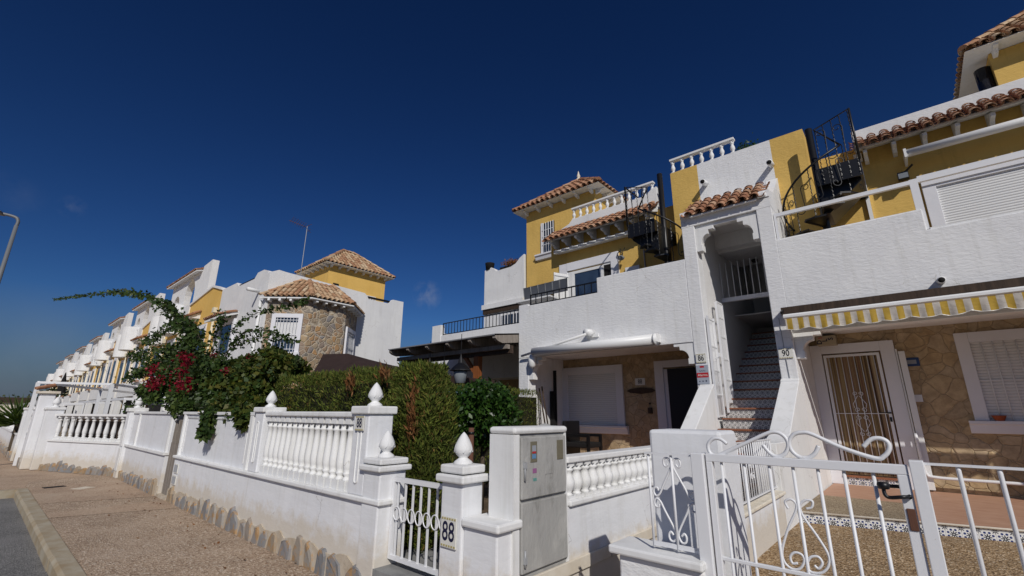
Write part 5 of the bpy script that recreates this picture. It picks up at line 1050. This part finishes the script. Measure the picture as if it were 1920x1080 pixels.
P=np.array([[random.uniform(-12.5,-3.2),2.27-abs(random.gauss(0,.35)),.008+random.random()*.01] for _ in range(90)])
tag(leafmesh('fallen_leaves',P,.045,M['brownfol'],None,aspect=.5,along=np.tile([1,0,0.],(90,1)),nrm=np.tile([0,0,4.],(90,1))),kind='stuff')
# ================================================================ OLD DOOR, WALL TO THE JOG
t=thing('old_garden_door','narrow weathered grey wooden door with open slats at the top, in the white wall','door',(-9.66,YW,0))
m=MB(); xa,xb=-9.93,-9.37
for i in range(5): x=xa+(xb-xa)*i/5; m.box(x,x+.104,YW+.05,YW+.075,.04,.86+.03*math.sin(i*2)); 
build('boards',m,M['woodgrey'],t)
for i in range(6): m=MB(); x=xa+.04+(xb-xa-.1)*i/5; m.bar((x,YW+.06,.8),(x+.02,YW+.06,1.22),.022); build('slat',m,M['woodgrey'],t)
m=MB(); m.box(xa,xb,YW+.076,YW+.1,.3,.36); m.box(xa,xb,YW+.076,YW+.1,1.18,1.24); build('rail',m,M['woodgrey'],t)
m=MB(); m.box(-9.95,-9.35,YW-.02,YW+.2,-.0,.04); struct('door_sill',m,M['mortar'])
t=thing('garden_wall','white panelled garden wall between the old wooden door and the far balustrade','wall',(-11.5,YW,0))
m=MB(); m.box(-13.2,-9.95,YW,YW+.2,0,.648); m.box(-13.1,-9.95,YW+.03,YW+.17,.648,1.33); build('wall',m,M['wallw'],t)
m=MB(); m.box(-13.2,-9.93,YW-.035,YW+.235,.65,.69); m.box(-13.1,-9.93,YW,YW+.2,1.333,1.375); m.box(-10.08,-9.99,YW,YW+.045,.69,1.33); m.box(-12.5,-12.42,YW,YW+.045,.69,1.33); build('coping',m,M['smooth'],t)
m=MB(); stonerow(m,[(-13.0,YW,0),(-9.96,YW,0)],.12,.26,.12,.22,.045,(0,-1,0),9); build('slate_footing',m,M['slab'],t)
m=MB(); m.box(-13.1,-9.97,YW-.02,YW-.002,0,.15); build('mortar',m,M['mortar'],t)
pillar('white pillar with bud finial at the right end of the far balustrade',-13.42,-13.12,YW-.06,YW+.24,0,1.37,1.45,.75)
m=MB(); m.box(-13.1,-13.095,YW,YW+.1,1,1.01); m=MB(); m.box(-13.38,-13.15,YW-.075,YW-.062,.65,1.0); m.box(-13.38,-13.15,YW-.075,YW-.062,.15,.60); solo('meter_doors',m,M['pvc'],'two small white meter doors set in the pillar of the far balustrade','meter door')
def wall_run(label,p,q,zl,zt,nb,prof,base=True,seed=3,lbl2=None,blk=.10,hstone=(.12,.26)):
    p=Vector((*p,0)); q=Vector((*q,0)); d=(q-p).normalized(); nrm=Vector((d.y,-d.x,0)); L=(q-p).length
    t=thing('garden_wall',label,'wall',(p+q)/2)
    def slab(m,o0,o1,z0,z1,s0=0,s1=None):
        s1=L if s1 is None else s1; a=p+d*s0; b=p+d*s1; ps=[a+nrm*o1,b+nrm*o1,b+nrm*o0,a+nrm*o0]
        m.prism([(v.x,v.y) for v in ps],(z0,z1),'z')
    m=MB(); slab(m,-.18,0,0,zl-.04); build('wall',m,M['wallw'],t)
    m=MB(); slab(m,-.21,.03,zl-.038,zl); slab(m,-.17,-.01,zt-.05,zt); build('coping',m,M['smooth'],t)
    for i in range(nb):
        c=p+d*(L*(i+.5)/nb)-nrm*.09; m=MB(); baluster(m,c.x,c.y,zl,zt-.05,.95,blk,prof,.12,.1,12); build('baluster',m,M['smooth'],t)
    if base:
        m=MB(); stonerow(m,[p,q],hstone[0],hstone[1],.14,.26,.05,nrm,seed); build('slate_footing',m,M['slab'],t)
    return t
wall_run('far white balustrade wall facing the camera with ten bottle balusters and rounded footing stones',(-16.25,1.33),(-13.45,2.36),.70,1.31,11,TALL,seed=4,blk=.12)
b_=thing('wall_backing','dark boarding close behind the far balustrade','screen',(-15,2.3,0)); m=MB(); m.prism([(-16.2,1.75),(-13.6,2.72),(-13.62,2.76),(-16.22,1.79)],(.1,1.25),'z'); build('boards',m,M['wooddark'],b_)  # one dark panel closing the gaps behind the balusters
wall_run('continuing white garden wall far left, curving away beyond the tall pillar',(-19.5,1.05),(-16.95,1.05),.72,1.32,9,TALL,seed=6)
wall_run('most distant white garden wall section at the left edge',(-34,.9),(-20.0,.98),.72,1.32,30,TALL,seed=8)
P1=gY(76,800,1.16)
pillar('two finial pillar left end of the far balustrade',-16.62,-16.3,1.16,1.5,0,1.40,1.46,.85)
pillar('far white pillar with finial left of the tall tile capped pillar',-19.8,-19.5,.95,1.25,0,1.40,1.46,.85)
pillar('second far white pillar with finial nearer the tall tile capped pillar',-17.3,-17.0,1.0,1.3,0,1.40,1.46,.85)
t=thing('tall_gate_pillar','tall white pillar with a clay tile cap rising above the far balustrade','pillar',(-16.8,1.25,0)); m=MB(); m.box(-16.96,-16.64,1.0,1.3,0,1.80); build('shaft',m,M['wallw'],t,bevel=.02); m=MB(); m.box(-17.02,-16.58,.94,1.36,1.802,1.86); build('cap',m,M['beige'],t); m=MB(); tiles(m,(-17.06,.92,1.86),(1,0,0),.5,(0,.9,.35),lambda u:.3,.16,.3); build('tile_cap',m,M['tile'],t)
# closed black parasol above the pillar
t=thing('closed_parasol','closed dark parasol pointing up behind the tall pillar','parasol',(-17.2,2.2,0)); c=gY(118,720,2.4); m=MB(); m.lathe([(.16,-.30),(.14,0),(.07,.35),(.015,.62)],(c.x,2.4,c.z-.1),8,False); build('canopy',m,M['dark'],t); m=MB(); m.tube([(c.x,2.4,0),(c.x,2.4,c.z)],.03,6); build('pole',m,M['pvc'],t)
# white metal pergola frames in the far gardens
def gframe():
    z=2.12; a=gZ(72,717,z); b=gZ(262,738,z); d=(b-a).normalized(); n=Vector((d.y,-d.x,0))*1.6
    t=thing('white_pergola','white flat roofed pergola frame behind the far balustrade, its beam crossing the houses','pergola',(a.x,a.y,0)); m=MB()
    m.bar(a,b,.05,.07); m.bar(a+n,b+n,.04,.06); m.bar(a,a+n,.04,.06); m.bar(b,b+n,.04,.06)
    build('beams',m,M['wmetal'],t)
    for p in (a,a+n,b+n,a.lerp(b,.5)): m=MB(); m.bar((p.x,p.y,0),(p.x,p.y,z),.09); build('post',m,M['wmetal'],t)
def wframe(label,x0,x1,y0,y1,z,r=.06,n=0):
    t=thing('white_pergola',label,'pergola',(x0,y0,0)); m=MB()
    for a,b in (((x0,y0),(x1,y0)),((x0,y1),(x1,y1)),((x0,y0),(x0,y1)),((x1,y0),(x1,y1))): m.bar((*a,z),(*b,z),r*1.6,r*2.2)
    for i in range(n): x=x0+(x1-x0)*(i+1)/(n+1); m.bar((x,y0,z+.08),(x,y1,z+.08),.05,.08)
    build('beams',m,M['wmetal'],t)
    for x,y in ((x0,y0),(x1,y0),(x0,y1),(x1,y1)): m=MB(); m.bar((x,y,0),(x,y,z),r*1.5); build('post',m,M['wmetal'],t)
a=gY(72,718,2.2); wframe('white flat roofed pergola frame over the nearest far garden',a.x,-12.9,2.9,6.0,2.28,.05,3) if False else gframe()
wframe('lower white pergola frame beyond the far balustrade',-40,-26,4.2,6.4,1.9,.05,0); wframe('small distant white pergola frame at the left edge',-42,-34,1.9,3.8,1.75,.05,0)
t=thing('shade_awning','dark blue cloth hanging under the far white pergola','awning',(-20,4,2)); m=MB(); m.box(-22,-19,4.0,4.05,1.6,1.9); m.box(-18.5,-15.5,4.4,4.45,1.55,1.88); build('cloth',m,M['navy'],t)
# palm
t=thing('fan_palm','small spiky green fan palm above the far garden wall','palm',(-20,.98,0)); c=np.array(gY(34,795,.98)); 
P=[];A=[]
for f in range(26):
    u=rng.normal(size=3); u[2]=abs(u[2])*.6+.0; u/=np.linalg.norm(u); base=c+u*.12; sv=np.cross(u,[0,0,1]); sv/=np.linalg.norm(sv)+1e-6
    for k in range(15):
        a=(k-7)/7*1.1; dd=u*math.cos(a)+sv*math.sin(a); P.append(base); A.append(dd*6)
leafmesh('fronds',np.array(P),.85,M['palm'],t,aspect=.06,along=np.array(A),var=.15); m=MB(); m.tube([(c[0],c[1],0),tuple(c)],.07,8); build('trunk',m,M['trunk'],t)
# ================================================================ STONE BAY HOUSE
B=thing('stone_bay_house','white end house with a stone clad bay, tile roofs and a yellow roof tower','house',(-19.7,7,0))
def bp(name,mb,mat,bevel=0): return build(name,mb,M[mat],B,bevel=bevel)
XS=-19.7
# side wall with scallop, front wall
m=MB(); m.prism([(7.0,0),(7.0,7.10),(7.35,7.28),(7.7,7.25),(11.5,7.10),(11.65,6.98),(11.72,6.83),(12.9,6.83),(13.0,6.95),(13.15,7.08),(13.8,7.08),(13.8,0)],(XS-.2,XS),'x'); bp('side_wall',m,'white')
m=MB(); m.prism([(-25.6,0),(-25.6,7.35),(-23.5,7.35),(-23.2,7.20),(-21.3,7.20),(-21.0,7.38),(-19.91,7.20),(-19.7,7.1),(-19.7,6.9),(-19.91,6.9),(-19.91,0)][::-1] if False else [(-25.6,0),(-19.91,0),(-19.91,7.2),(-20.4,7.35),(-21.1,7.35),(-21.4,7.12),(-23.3,7.12),(-23.6,7.35),(-25.6,7.35)],(7.0,7.2),'y'); bp('front_wall',m,'white')
m=MB(); m.bar((-21.4,7.1,7.17),(-23.4,7.1,7.17),.1); m.bar((XS-.1,11.7,6.95),(XS-.1,13.0,6.95),.09); bp('roof_rail',m,'bmetal')
m=MB(); m.box(-25.6,XS-.2,7.2,13.8,6.0,6.1); bp('roof_slab',m,'smooth')
pa=[(XS+.002,7.1),(XS+1.25,8.35),(XS+1.25,9.95),(XS+.002,11.2)]
m=MB(); m.prism(pa,(0,5.97),'z'); bp('bay_wall',m,'stone')
# bay roof
ov=.34; po=[(XS+.0,6.75),(XS+1.25+ov,8.2),(XS+1.25+ov,10.1),(XS+.0,11.55)]; ze=5.98; zr=6.95; 
m=MB(); ins=[(XS+.0,8.35),(XS+.25,8.6),(XS+.25,9.7),(XS+.0,9.95)]
def slope_tiles(m,a,b,a2,b2,w=.22,l=.36):
    a,b,a2,b2=map(Vector,(a,b,a2,b2)); U=(b-a); L=U.length; U/=L; nrm=U.cross(a2-a); nrm.normalize(); V=nrm.cross(U); V.normalize()
    if V.z<0: V=-V
    # polygon in (u,s) coords
    ua,sa=(a2-a).dot(U),(a2-a).dot(V); ub,sb=(b2-a).dot(U),(b2-a).dot(V)
    def Sf(u):
        if u<ua: return u/ua*sa if ua>1e-6 else sa
        if u>ub: return (L-u)/(L-ub)*sb if L-ub>1e-6 else sb
        return sa
    tiles(m,a,U,L,V,Sf,w,l)
for i in range(3): slope_tiles(m,(*po[i],ze),(*po[i+1],ze),(*ins[i],zr),(*ins[i+1],zr))
for i in (1,2): ridge(m,Vector((*po[i],ze+.06)),Vector((*ins[i],zr+.07)),.11)
ridge(m,Vector((XS+.05,8.3,zr+.03)),Vector((XS+.05,10.0,zr+.0)),.12); ridge(m,Vector((*po[0],ze+.06)),Vector((*ins[0],zr+.07)),.1)
rf=bp('bay_roof',m,'tileold'); m=MB(); m.prism(po,(ze-.06,ze-.01),'z'); build('soffit',m,M['smooth'],rf)
for i in range(3):
    a,b=Vector((*pa[i],0)),Vector((*pa[i+1],0)); L=(b-a).length; n=4; d=(b-a)/L; nr=Vector((d.y,-d.x,0))
    for k in range(n):
        c=a+d*L*(k+.3)/n; m=MB(); m.bar(c+Vector((0,0,ze-.13)),c+nr*.28+Vector((0,0,ze-.10)),.09,.12); build('corbel',m,M['smooth'],rf)
def onface(i,u0,u1,z0,z1,o0,o1,m):
    a,b=Vector((*pa[i],0)),Vector((*pa[i+1],0)); L=(b-a).length; d=(b-a)/L; nr=Vector((d.y,-d.x,0)); p=a+d*u0; q=a+d*u1
    m.prism([((p+nr*o1).x,(p+nr*o1).y),((q+nr*o1).x,(q+nr*o1).y),((q+nr*o0).x,(q+nr*o0).y),((p+nr*o0).x,(p+nr*o0).y)],(z0,z1),'z')
for i,u0,u1,z0,z1 in ((0,.45,1.35,3.75,5.15),(2,.35,1.4,3.5,4.9)):
    m=MB(); onface(i,u0,u1,z0,z1,.0,.01,m); w=bp('window',m,'shutterm')
    for q0,q1 in ((z0,z0+.5),(z1-.18,z1)): m=MB(); onface(i,u0,u1,q0,q1,.01,.015,m); build('pane',m,M['glass'],w)
    m=MB(); f=.17; onface(i,u0-f,u0,z0-.02,z1+f,0,.08,m); onface(i,u1,u1+f,z0-.02,z1+f,0,.08,m); onface(i,u0,u1,z1,z1+f,0,.08,m); build('surround',m,M['frame'],w); m=MB(); onface(i,u0-f-.05,u1+f+.05,z0-.16,z0-.021,0,.14,m); build('sill',m,M['frame'],w)
    m=MB()
    for k in range(7): uu=u0+(u1-u0)*(k+.5)/7; onface(i,uu-.008,uu+.008,z0,z1,.05,.065,m)
    for zz in (z0+.1,z1-.1,(z0+z1)/2): onface(i,u0,u1,zz-.01,zz+.01,.065,.075,m)
    build('bars',m,M['wmetal'],w)
# front window canopy, pipe
m=MB(); m.box(-24.6,-23.0,6.96,7.0,4.0,5.3); w=bp('window',m,'glass'); m=MB(); m.box(-24.8,-24.6,6.9,7,3.9,5.5); m.box(-23.0,-22.8,6.9,7,3.9,5.5); m.box(-24.6,-23.0,6.9,7,5.3,5.5); build('surround',m,M['frame'],w)
m=MB(); m.prism([(7,5.7),(7,5.82),(6.3,5.55),(6.3,5.45)],(-24.9,-22.7),'x'); c_=bp('window_canopy',m,'smooth'); m=MB(); tiles(m,(-24.9,6.25,5.55),(1,0,0),2.2,(0,.93,.36),lambda u:.7,.22,.34); build('tiles',m,M['tile'],c_)
m=MB(); m.tube([(-20.6,7.0,6.4),(-20.5,6.5,6.4)],.08,8); bp('rain_spout',m,'smooth')
m=MB(); m.tube([(-20.05,6.93,0),(-20.05,6.93,5.9)],.06,8); bp('downpipe',m,'pvc')
# yellow roof tower
wl,rf=tower(-23.9,-21.2,10.25,13.55,6.0,8.62,9.98,.36,'yellow2','tower_wall','tileold',B)
m=MB(); m.box(-21.19,-21.1,10.9,13.0,7.15,7.45); bp('tiled_ledge',m,'azs') if False else None
m=MB(); m.box(-21.55,-21.2+.06,11.3,12.9,6.9,7.52) if False else m.box(-21.198,-21.12,11.1,13.0,7.0,7.42); o=bp('white_trellis_screen',m,'smooth')
m=MB()
for i in range(11): m.box(-21.11,-21.09,11.35+i*.15,11.42+i*.15,7.05,7.38)
build('screen_slots',m,M['greyprint'],o)
m=MB(); m.box(-21.198,-21.17,10.55,10.85,7.3,7.7); bp('tower_window',m,'dark')
c=gX(563,520,-21.0)
t=thing('tv_antenna','tall thin mast with a television antenna on the stone bay house roof','antenna',(-21.0,c.y,6)); tp=gX(578,425,-21.0); m=MB(); m.tube([(-21,c.y,6),(-21,c.y,tp.z)],.016,6); build('mast',m,M['gmetal'],t)
m=MB(); z=tp.z-.05; m.bar((-21,c.y-.1,z),(-21.2,c.y-.8,z+.16),.018)
for i in range(7): y=c.y-.15-i*.1; zz=z+.02+i*.022; m.bar((-21.2,y,zz-.08),(-20.8,y,zz+.08),.012)
for s in (-1,1): m.bar((-21,c.y-.1,z),(-21,c.y+.2,z+s*.22),.012); m.bar((-21.2,c.y+.1,z+s*.14),(-20.8,c.y+.1,z+s*.14),.01)
build('aerial',m,M['rust'],t)
# ================================================================ TERRACED ROW
def rowhouse(w):
    t=thing('row_house','yellow and white row house','house',(0,0,0),'yellow and white terraced houses receding along the street')
    def bq(n,m,mat): return build(n,m,M[mat],t)
    m=MB(); m.box(-w,0,7,14,0,7.0); m.prism([(-4.6,7.0),(0,7.0),(0,7.35),(-1.3,7.75),(-4.6,7.3)],(7,7.25),'y'); bq('wall',m,'yellow2')
    m=MB(); m.prism([(-4.6,7.30),(-1.3,7.75),(0,7.35),(0,7.45),(-1.3,7.86),(-4.6,7.42)],(6.93,7.3),'y'); m.box(-5.7,-4.6,6.95,7.3,0,7.4); m.prism([(-w+.2,6.9),(-5.72,6.9),(-5.72,7.3),(-7.2,7.8),(-w+.2,7.3)],(6.9,7.15),'y'); m.prism([(-w+.2,7.3),(-7.2,7.8),(-5.72,7.3),(-5.72,7.4),(-7.2,7.92),(-w+.2,7.42)],(6.85,7.2),'y'); bq('parapet',m,'smooth')
    # arch fin
    A=[]; 
    def arch(x0,x1,zs): 
        r=(x0-x1)/2; c=(x0+x1)/2; return [(x0,7.4)]+[(c+r*math.cos(R(a)),zs+r*1.35*math.sin(R(a))) for a in range(0,181,15)]+[(x1,7.4)]
    poly=[(-3.4,7.4),(-3.4,9.75),(-4.7,9.7),(-10.2,9.05),(-10.2,7.4)]+arch(-9.6,-8.2,8.0)[::1][::-1][::-1]
    poly=[(-3.4,7.4),(-3.4,9.95),(-4.7,9.85),(-4.75,9.62),(-10.2,9.55),(-10.2,7.4)]+[p for p in arch(-8.3,-9.5,7.95)[::-1]]+[p for p in arch(-5.6,-7.4,8.2)[::-1]]
    m=MB(); m.prism(poly,(7.3,7.65),'y'); bq('arched_screen',m,'smooth')
    m=MB(); sl=R(20)
    m.prism([(6.98,9.50),(6.98,9.56),(7.64,9.82),(7.64,9.64),(7.28,9.58)],(-10.5,-4.78),'x'); e=bq('screen_cap',m,'smooth'); m=MB(); tiles(m,(-10.5,6.95,9.56),(1,0,0),5.7,(0,.93,.37),lambda u:.72,.24,.34); build('tiles',m,M['tile'],e)
    # rounded balconies
    for xc,z0,r in ((-6.8,5.85,.85),(-9.2,5.5,.75)):
        m=MB(); pr=[(xc+r*math.cos(R(a)),7-r*math.sin(R(a))) for a in range(0,181,12)]; m.prism([(a,b) for a,b in pr][::-1],(z0,z0+1.75),'z'); bq('rounded_balcony',m,'smooth')
    # eaves
    for x0,x1,z in ((-4.6,-2.6,6.25),(-w+.3,-w+1.8,5.9)):
        m=MB(); m.prism([(7,z+.0),(7,z+.36),(6.5,z+.05),(6.5,z)],(x0,x1),'x'); e=bq('small_eave',m,'smooth'); m=MB(); tiles(m,(x0-.05,6.44,z+.05),(1,0,0),x1-x0+.1,(0,.84,.54),lambda u:.62,.24,.3); build('tiles',m,M['tile'],e)
        for i in range(4): x=x0+.2+(x1-x0-.4)*i/3; m=MB(); m.box(x-.06,x+.06,6.6,7,z-.14,z-.002); build('corbel',m,M['smooth'],e)
    for x,z0,z1,wd in ((-2.0,3.6,5.6,1.0),(-3.9,3.6,5.5,.8),(-6.9,3.5,5.4,1.1),(-9.3,3.4,5.1,1.0),(-2.0,.3,2.3,1.2)):
        m=MB(); m.box(x-wd/2,x+wd/2,6.96,6.998,z0,z1); wn=bq('window',m,'glass'); m=MB(); f=.22; m.box(x-wd/2-f,x-wd/2,6.96,7,z0-.1,z1+f); m.box(x+wd/2,x+wd/2+f,6.96,7,z0-.1,z1+f); m.box(x-wd/2,x+wd/2,6.96,7,z1,z1+f); m.box(x-wd/2-f-.1,x+wd/2+f+.1,6.9,7,z0-.28,z0-.1); build('surround',m,M['frame'],wn)
    for x in (-.3,-5.2,-8.1): m=MB(); m.tube([(x,6.93,0),(x,6.93,6.3 if x>-1 else 5.6)],.06,8); m.box(x-.12,x+.12,6.82,6.99,5.5 if x<-1 else 6.2,5.75 if x<-1 else 6.45); bq('downpipe',m,'creampvc')
    # ground floor terrace block
    for x0,x1 in ((-4.9,-.3),(-w+.3,-5.9)):
        m=MB(); m.box(x0,x1,5.6,5.75,2.2,2.95); m.box(x0,x1,5.76,7,2.2,2.35); m.box(x0,x0+.3,5.6,5.9,0,2.198); m.box(x1-.3,x1,5.6,5.9,0,2.198); m.box(x1-.15,x1,5.76,6.95,2.35,2.95); bq('lower_terrace',m,'smooth')
        m=MB(); m.box(x0+.3,x1-.3,6.0,6.1,0,2.1); bq('painted_porch_shade',m,'dark')  # dark panel puts the shade of the porch depth into its colour
        m=MB(); m.box(x1-.5,x1+.25,5.45,5.6,2.96,3.04); bq('tile_ledge',m,'tile')
    return t
u0=rowhouse(10.7)
LB=['nearest yellow and white row house, large arched screen with tiled cap on its roof','second row house from the stone bay house, its small rounded balconies beside the vine tip','third row house along the street, arched screen clear against the sky','fourth row house along the street','fifth row house along the street, nearly at the far end','sixth row house, tiny above the white pergola frame','seventh and farthest row house at the left horizon']
for i,x in enumerate((-25.6,-38.0,-48.7,-59.4,-70.1,-80.8,-91.5)):
    o=u0 if i==0 else copy_tree(u0); o.location=(x,0,0); o['label']=LB[i]
    o.scale=(1.155,1,1) if i==0 else (1,1,.98-.015*i if i>2 else 1)
# far left horizon
def tree(label,x,y,h,r,n=900):
    t=thing('far_tree',label,'tree',(x,y,0),'trees on the far left horizon'); P=np.array([x,y,h*.65])+rng.normal(size=(n,3))*[r*.5,r*.5,h*.2]; leafmesh('crown',P,.45,M['fartree'],t,aspect=.7); m=MB(); m.tube([(x,y,0),(x,y,h*.6)],.15,6); build('trunk',m,M['trunk'],t)
tree('dark tree at the very left edge of the horizon',-125,-.5,4.4,3.2); tree('dark green tree beyond the white pergola frame',-78,6.4,3.9,2.0)
t=thing('far_building','low dark roofed building on the left horizon','building',(-150,2,0)); m=MB(); m.box(-160,-140,0,10,0,3.0); build('wall',m,M['cream'],t); m=MB(); m.box(-160.5,-139.5,-.5,10.5,3.0,4.0); build('roof',m,M['wooddark'],t)
# street lamp at the left edge
t=thing('street_lamp','grey curved street lamp cut by the left edge of the picture','street lamp',(-17,-.3,0))
def rg(x,y,d): r=ray(x,y); r=r/np.linalg.norm(r)*d; return Vector((r[0],r[1],CH+r[2]))
a=rg(36,407,18.0); b=rg(1,492,17.0); dn=(b-a).normalized(); base=b+Vector((0,0,0)); 
m=MB(); arm=rg(0,396,9.2); m.tube([(a.x,a.y,0),(a.x,a.y,a.z-.25)],.065,10,r2=.042); m.tube(chain([(a.x,a.y,a.z-.3),(a.x,a.y,a.z-.1),(a.x-.05,a.y-.12,a.z),(a.x-.25,a.y-.6,a.z+.06)],6),.038,10); build('pole',m,M['lampgrey'],t)
m=MB(); m.bar((a.x-.1,a.y-.3,a.z+.03),(a.x-.5,a.y-1.3,a.z+.12),.30,.07); build('head',m,M['lampgrey'],t,bevel=.02)
# ================================================================ LIGHT, SKY, VIEW
W=bpy.data.worlds.new('World'); S.world=W; W.use_nodes=True; nt=W.node_tree; bg=nt.nodes['Background']
sunv=Vector((1.2,-1.0,1.12)).normalized()   # towards the sun
el=math.asin(sunv.z); rot=math.atan2(sunv.x,sunv.y)
sky=nt.nodes.new('ShaderNodeTexSky'); sky.sky_type='NISHITA'; sky.sun_disc=False; sky.sun_elevation=el; sky.sun_rotation=rot; sky.altitude=0; sky.air_density=1; sky.dust_density=.4; sky.ozone_density=3.2
SKYG=1.0
hs=nt.nodes.new('ShaderNodeHueSaturation'); hs.inputs['Saturation'].default_value=1.15
nt.links.new(sky.outputs[0],hs.inputs['Color'])
gm=nt.nodes.new('ShaderNodeGamma'); gm.inputs[1].default_value=1.4; nt.links.new(hs.outputs[0],gm.inputs[0])
tn=nt.nodes.new('ShaderNodeMix'); tn.data_type='RGBA'; tn.blend_type='MULTIPLY'; tn.inputs[0].default_value=1; nt.links.new(gm.outputs[0],tn.inputs[6]); tn.inputs[7].default_value=(.355,.45,.59,1)
# small wisps of cloud, fixed in direction
tc=nt.nodes.new('ShaderNodeTexCoord'); last=tn.outputs[2]
sz=nt.nodes.new('ShaderNodeSeparateXYZ'); tc0=nt.nodes.new('ShaderNodeTexCoord'); nt.links.new(tc0.outputs['Generated'],sz.inputs[0])
mz=nt.nodes.new('ShaderNodeMapRange'); mz.inputs['From Min'].default_value=.19; mz.inputs['From Max'].default_value=.0; nt.links.new(sz.outputs[2],mz.inputs['Value'])
hz=nt.nodes.new('ShaderNodeMix'); hz.data_type='RGBA'; nt.links.new(mz.outputs[0],hz.inputs[0]); nt.links.new(last,hz.inputs[6]); hz.inputs[7].default_value=(1.95,2.6,3.9,1); last=hz.outputs[2]
def wd(px,py): r=ray(px,py); return r/np.linalg.norm(r)
for (px,py,size,amt) in ((800,553,.036,.42),(135,388,.02,.10),(25,365,.04,.04),(40,700,.14,.10)):
    d=wd(px,py); nz_=nt.nodes.new('ShaderNodeTexNoise'); nz_.inputs['Scale'].default_value=9/size*.12; nz_.inputs['Detail'].default_value=6; nt.links.new(tc.outputs['Generated'],nz_.inputs['Vector'])
    dp=nt.nodes.new('ShaderNodeVectorMath'); dp.operation='DISTANCE'; nt.links.new(tc.outputs['Generated'],dp.inputs[0]); dp.inputs[1].default_value=tuple(d)
    mr=nt.nodes.new('ShaderNodeMapRange'); mr.inputs['From Min'].default_value=size; mr.inputs['From Max'].default_value=size*.15; nt.links.new(dp.outputs['Value'],mr.inputs['Value'])
    mu=nt.nodes.new('ShaderNodeMath'); mu.operation='MULTIPLY'; cr=nt.nodes.new('ShaderNodeMapRange'); cr.inputs['From Min'].default_value=.42; cr.inputs['From Max'].default_value=.7; nt.links.new(nz_.outputs[0],cr.inputs['Value']); nt.links.new(cr.outputs[0],mu.inputs[0]); nt.links.new(mr.outputs[0],mu.inputs[1])
    m2=nt.nodes.new('ShaderNodeMath'); m2.operation='MULTIPLY'; m2.inputs[1].default_value=amt; nt.links.new(mu.outputs[0],m2.inputs[0])
    mx=nt.nodes.new('ShaderNodeMix'); mx.data_type='RGBA'; nt.links.new(m2.outputs[0],mx.inputs[0]); nt.links.new(last,mx.inputs[6]); mx.inputs[7].default_value=(9,9.5,10.5,1); last=mx.outputs[2]
nt.links.new(last,bg.inputs['Color']); bg.inputs['Strength'].default_value=.05
L=bpy.data.lights.new('sun','SUN'); L.energy=4.2; L.angle=R(.5); L.color=(1,.955,.89); lo=bpy.data.objects.new('sun',L); COL.objects.link(lo); lo.rotation_euler=sunv.to_track_quat('Z','Y').to_euler()
S.view_settings.view_transform='Standard'; S.view_settings.look='None'; S.view_settings.gamma=1; S.view_settings.exposure=-.5
S.render.engine='CYCLES'; S.cycles.diffuse_bounces=3; S.render.resolution_x=1024; S.render.resolution_y=576
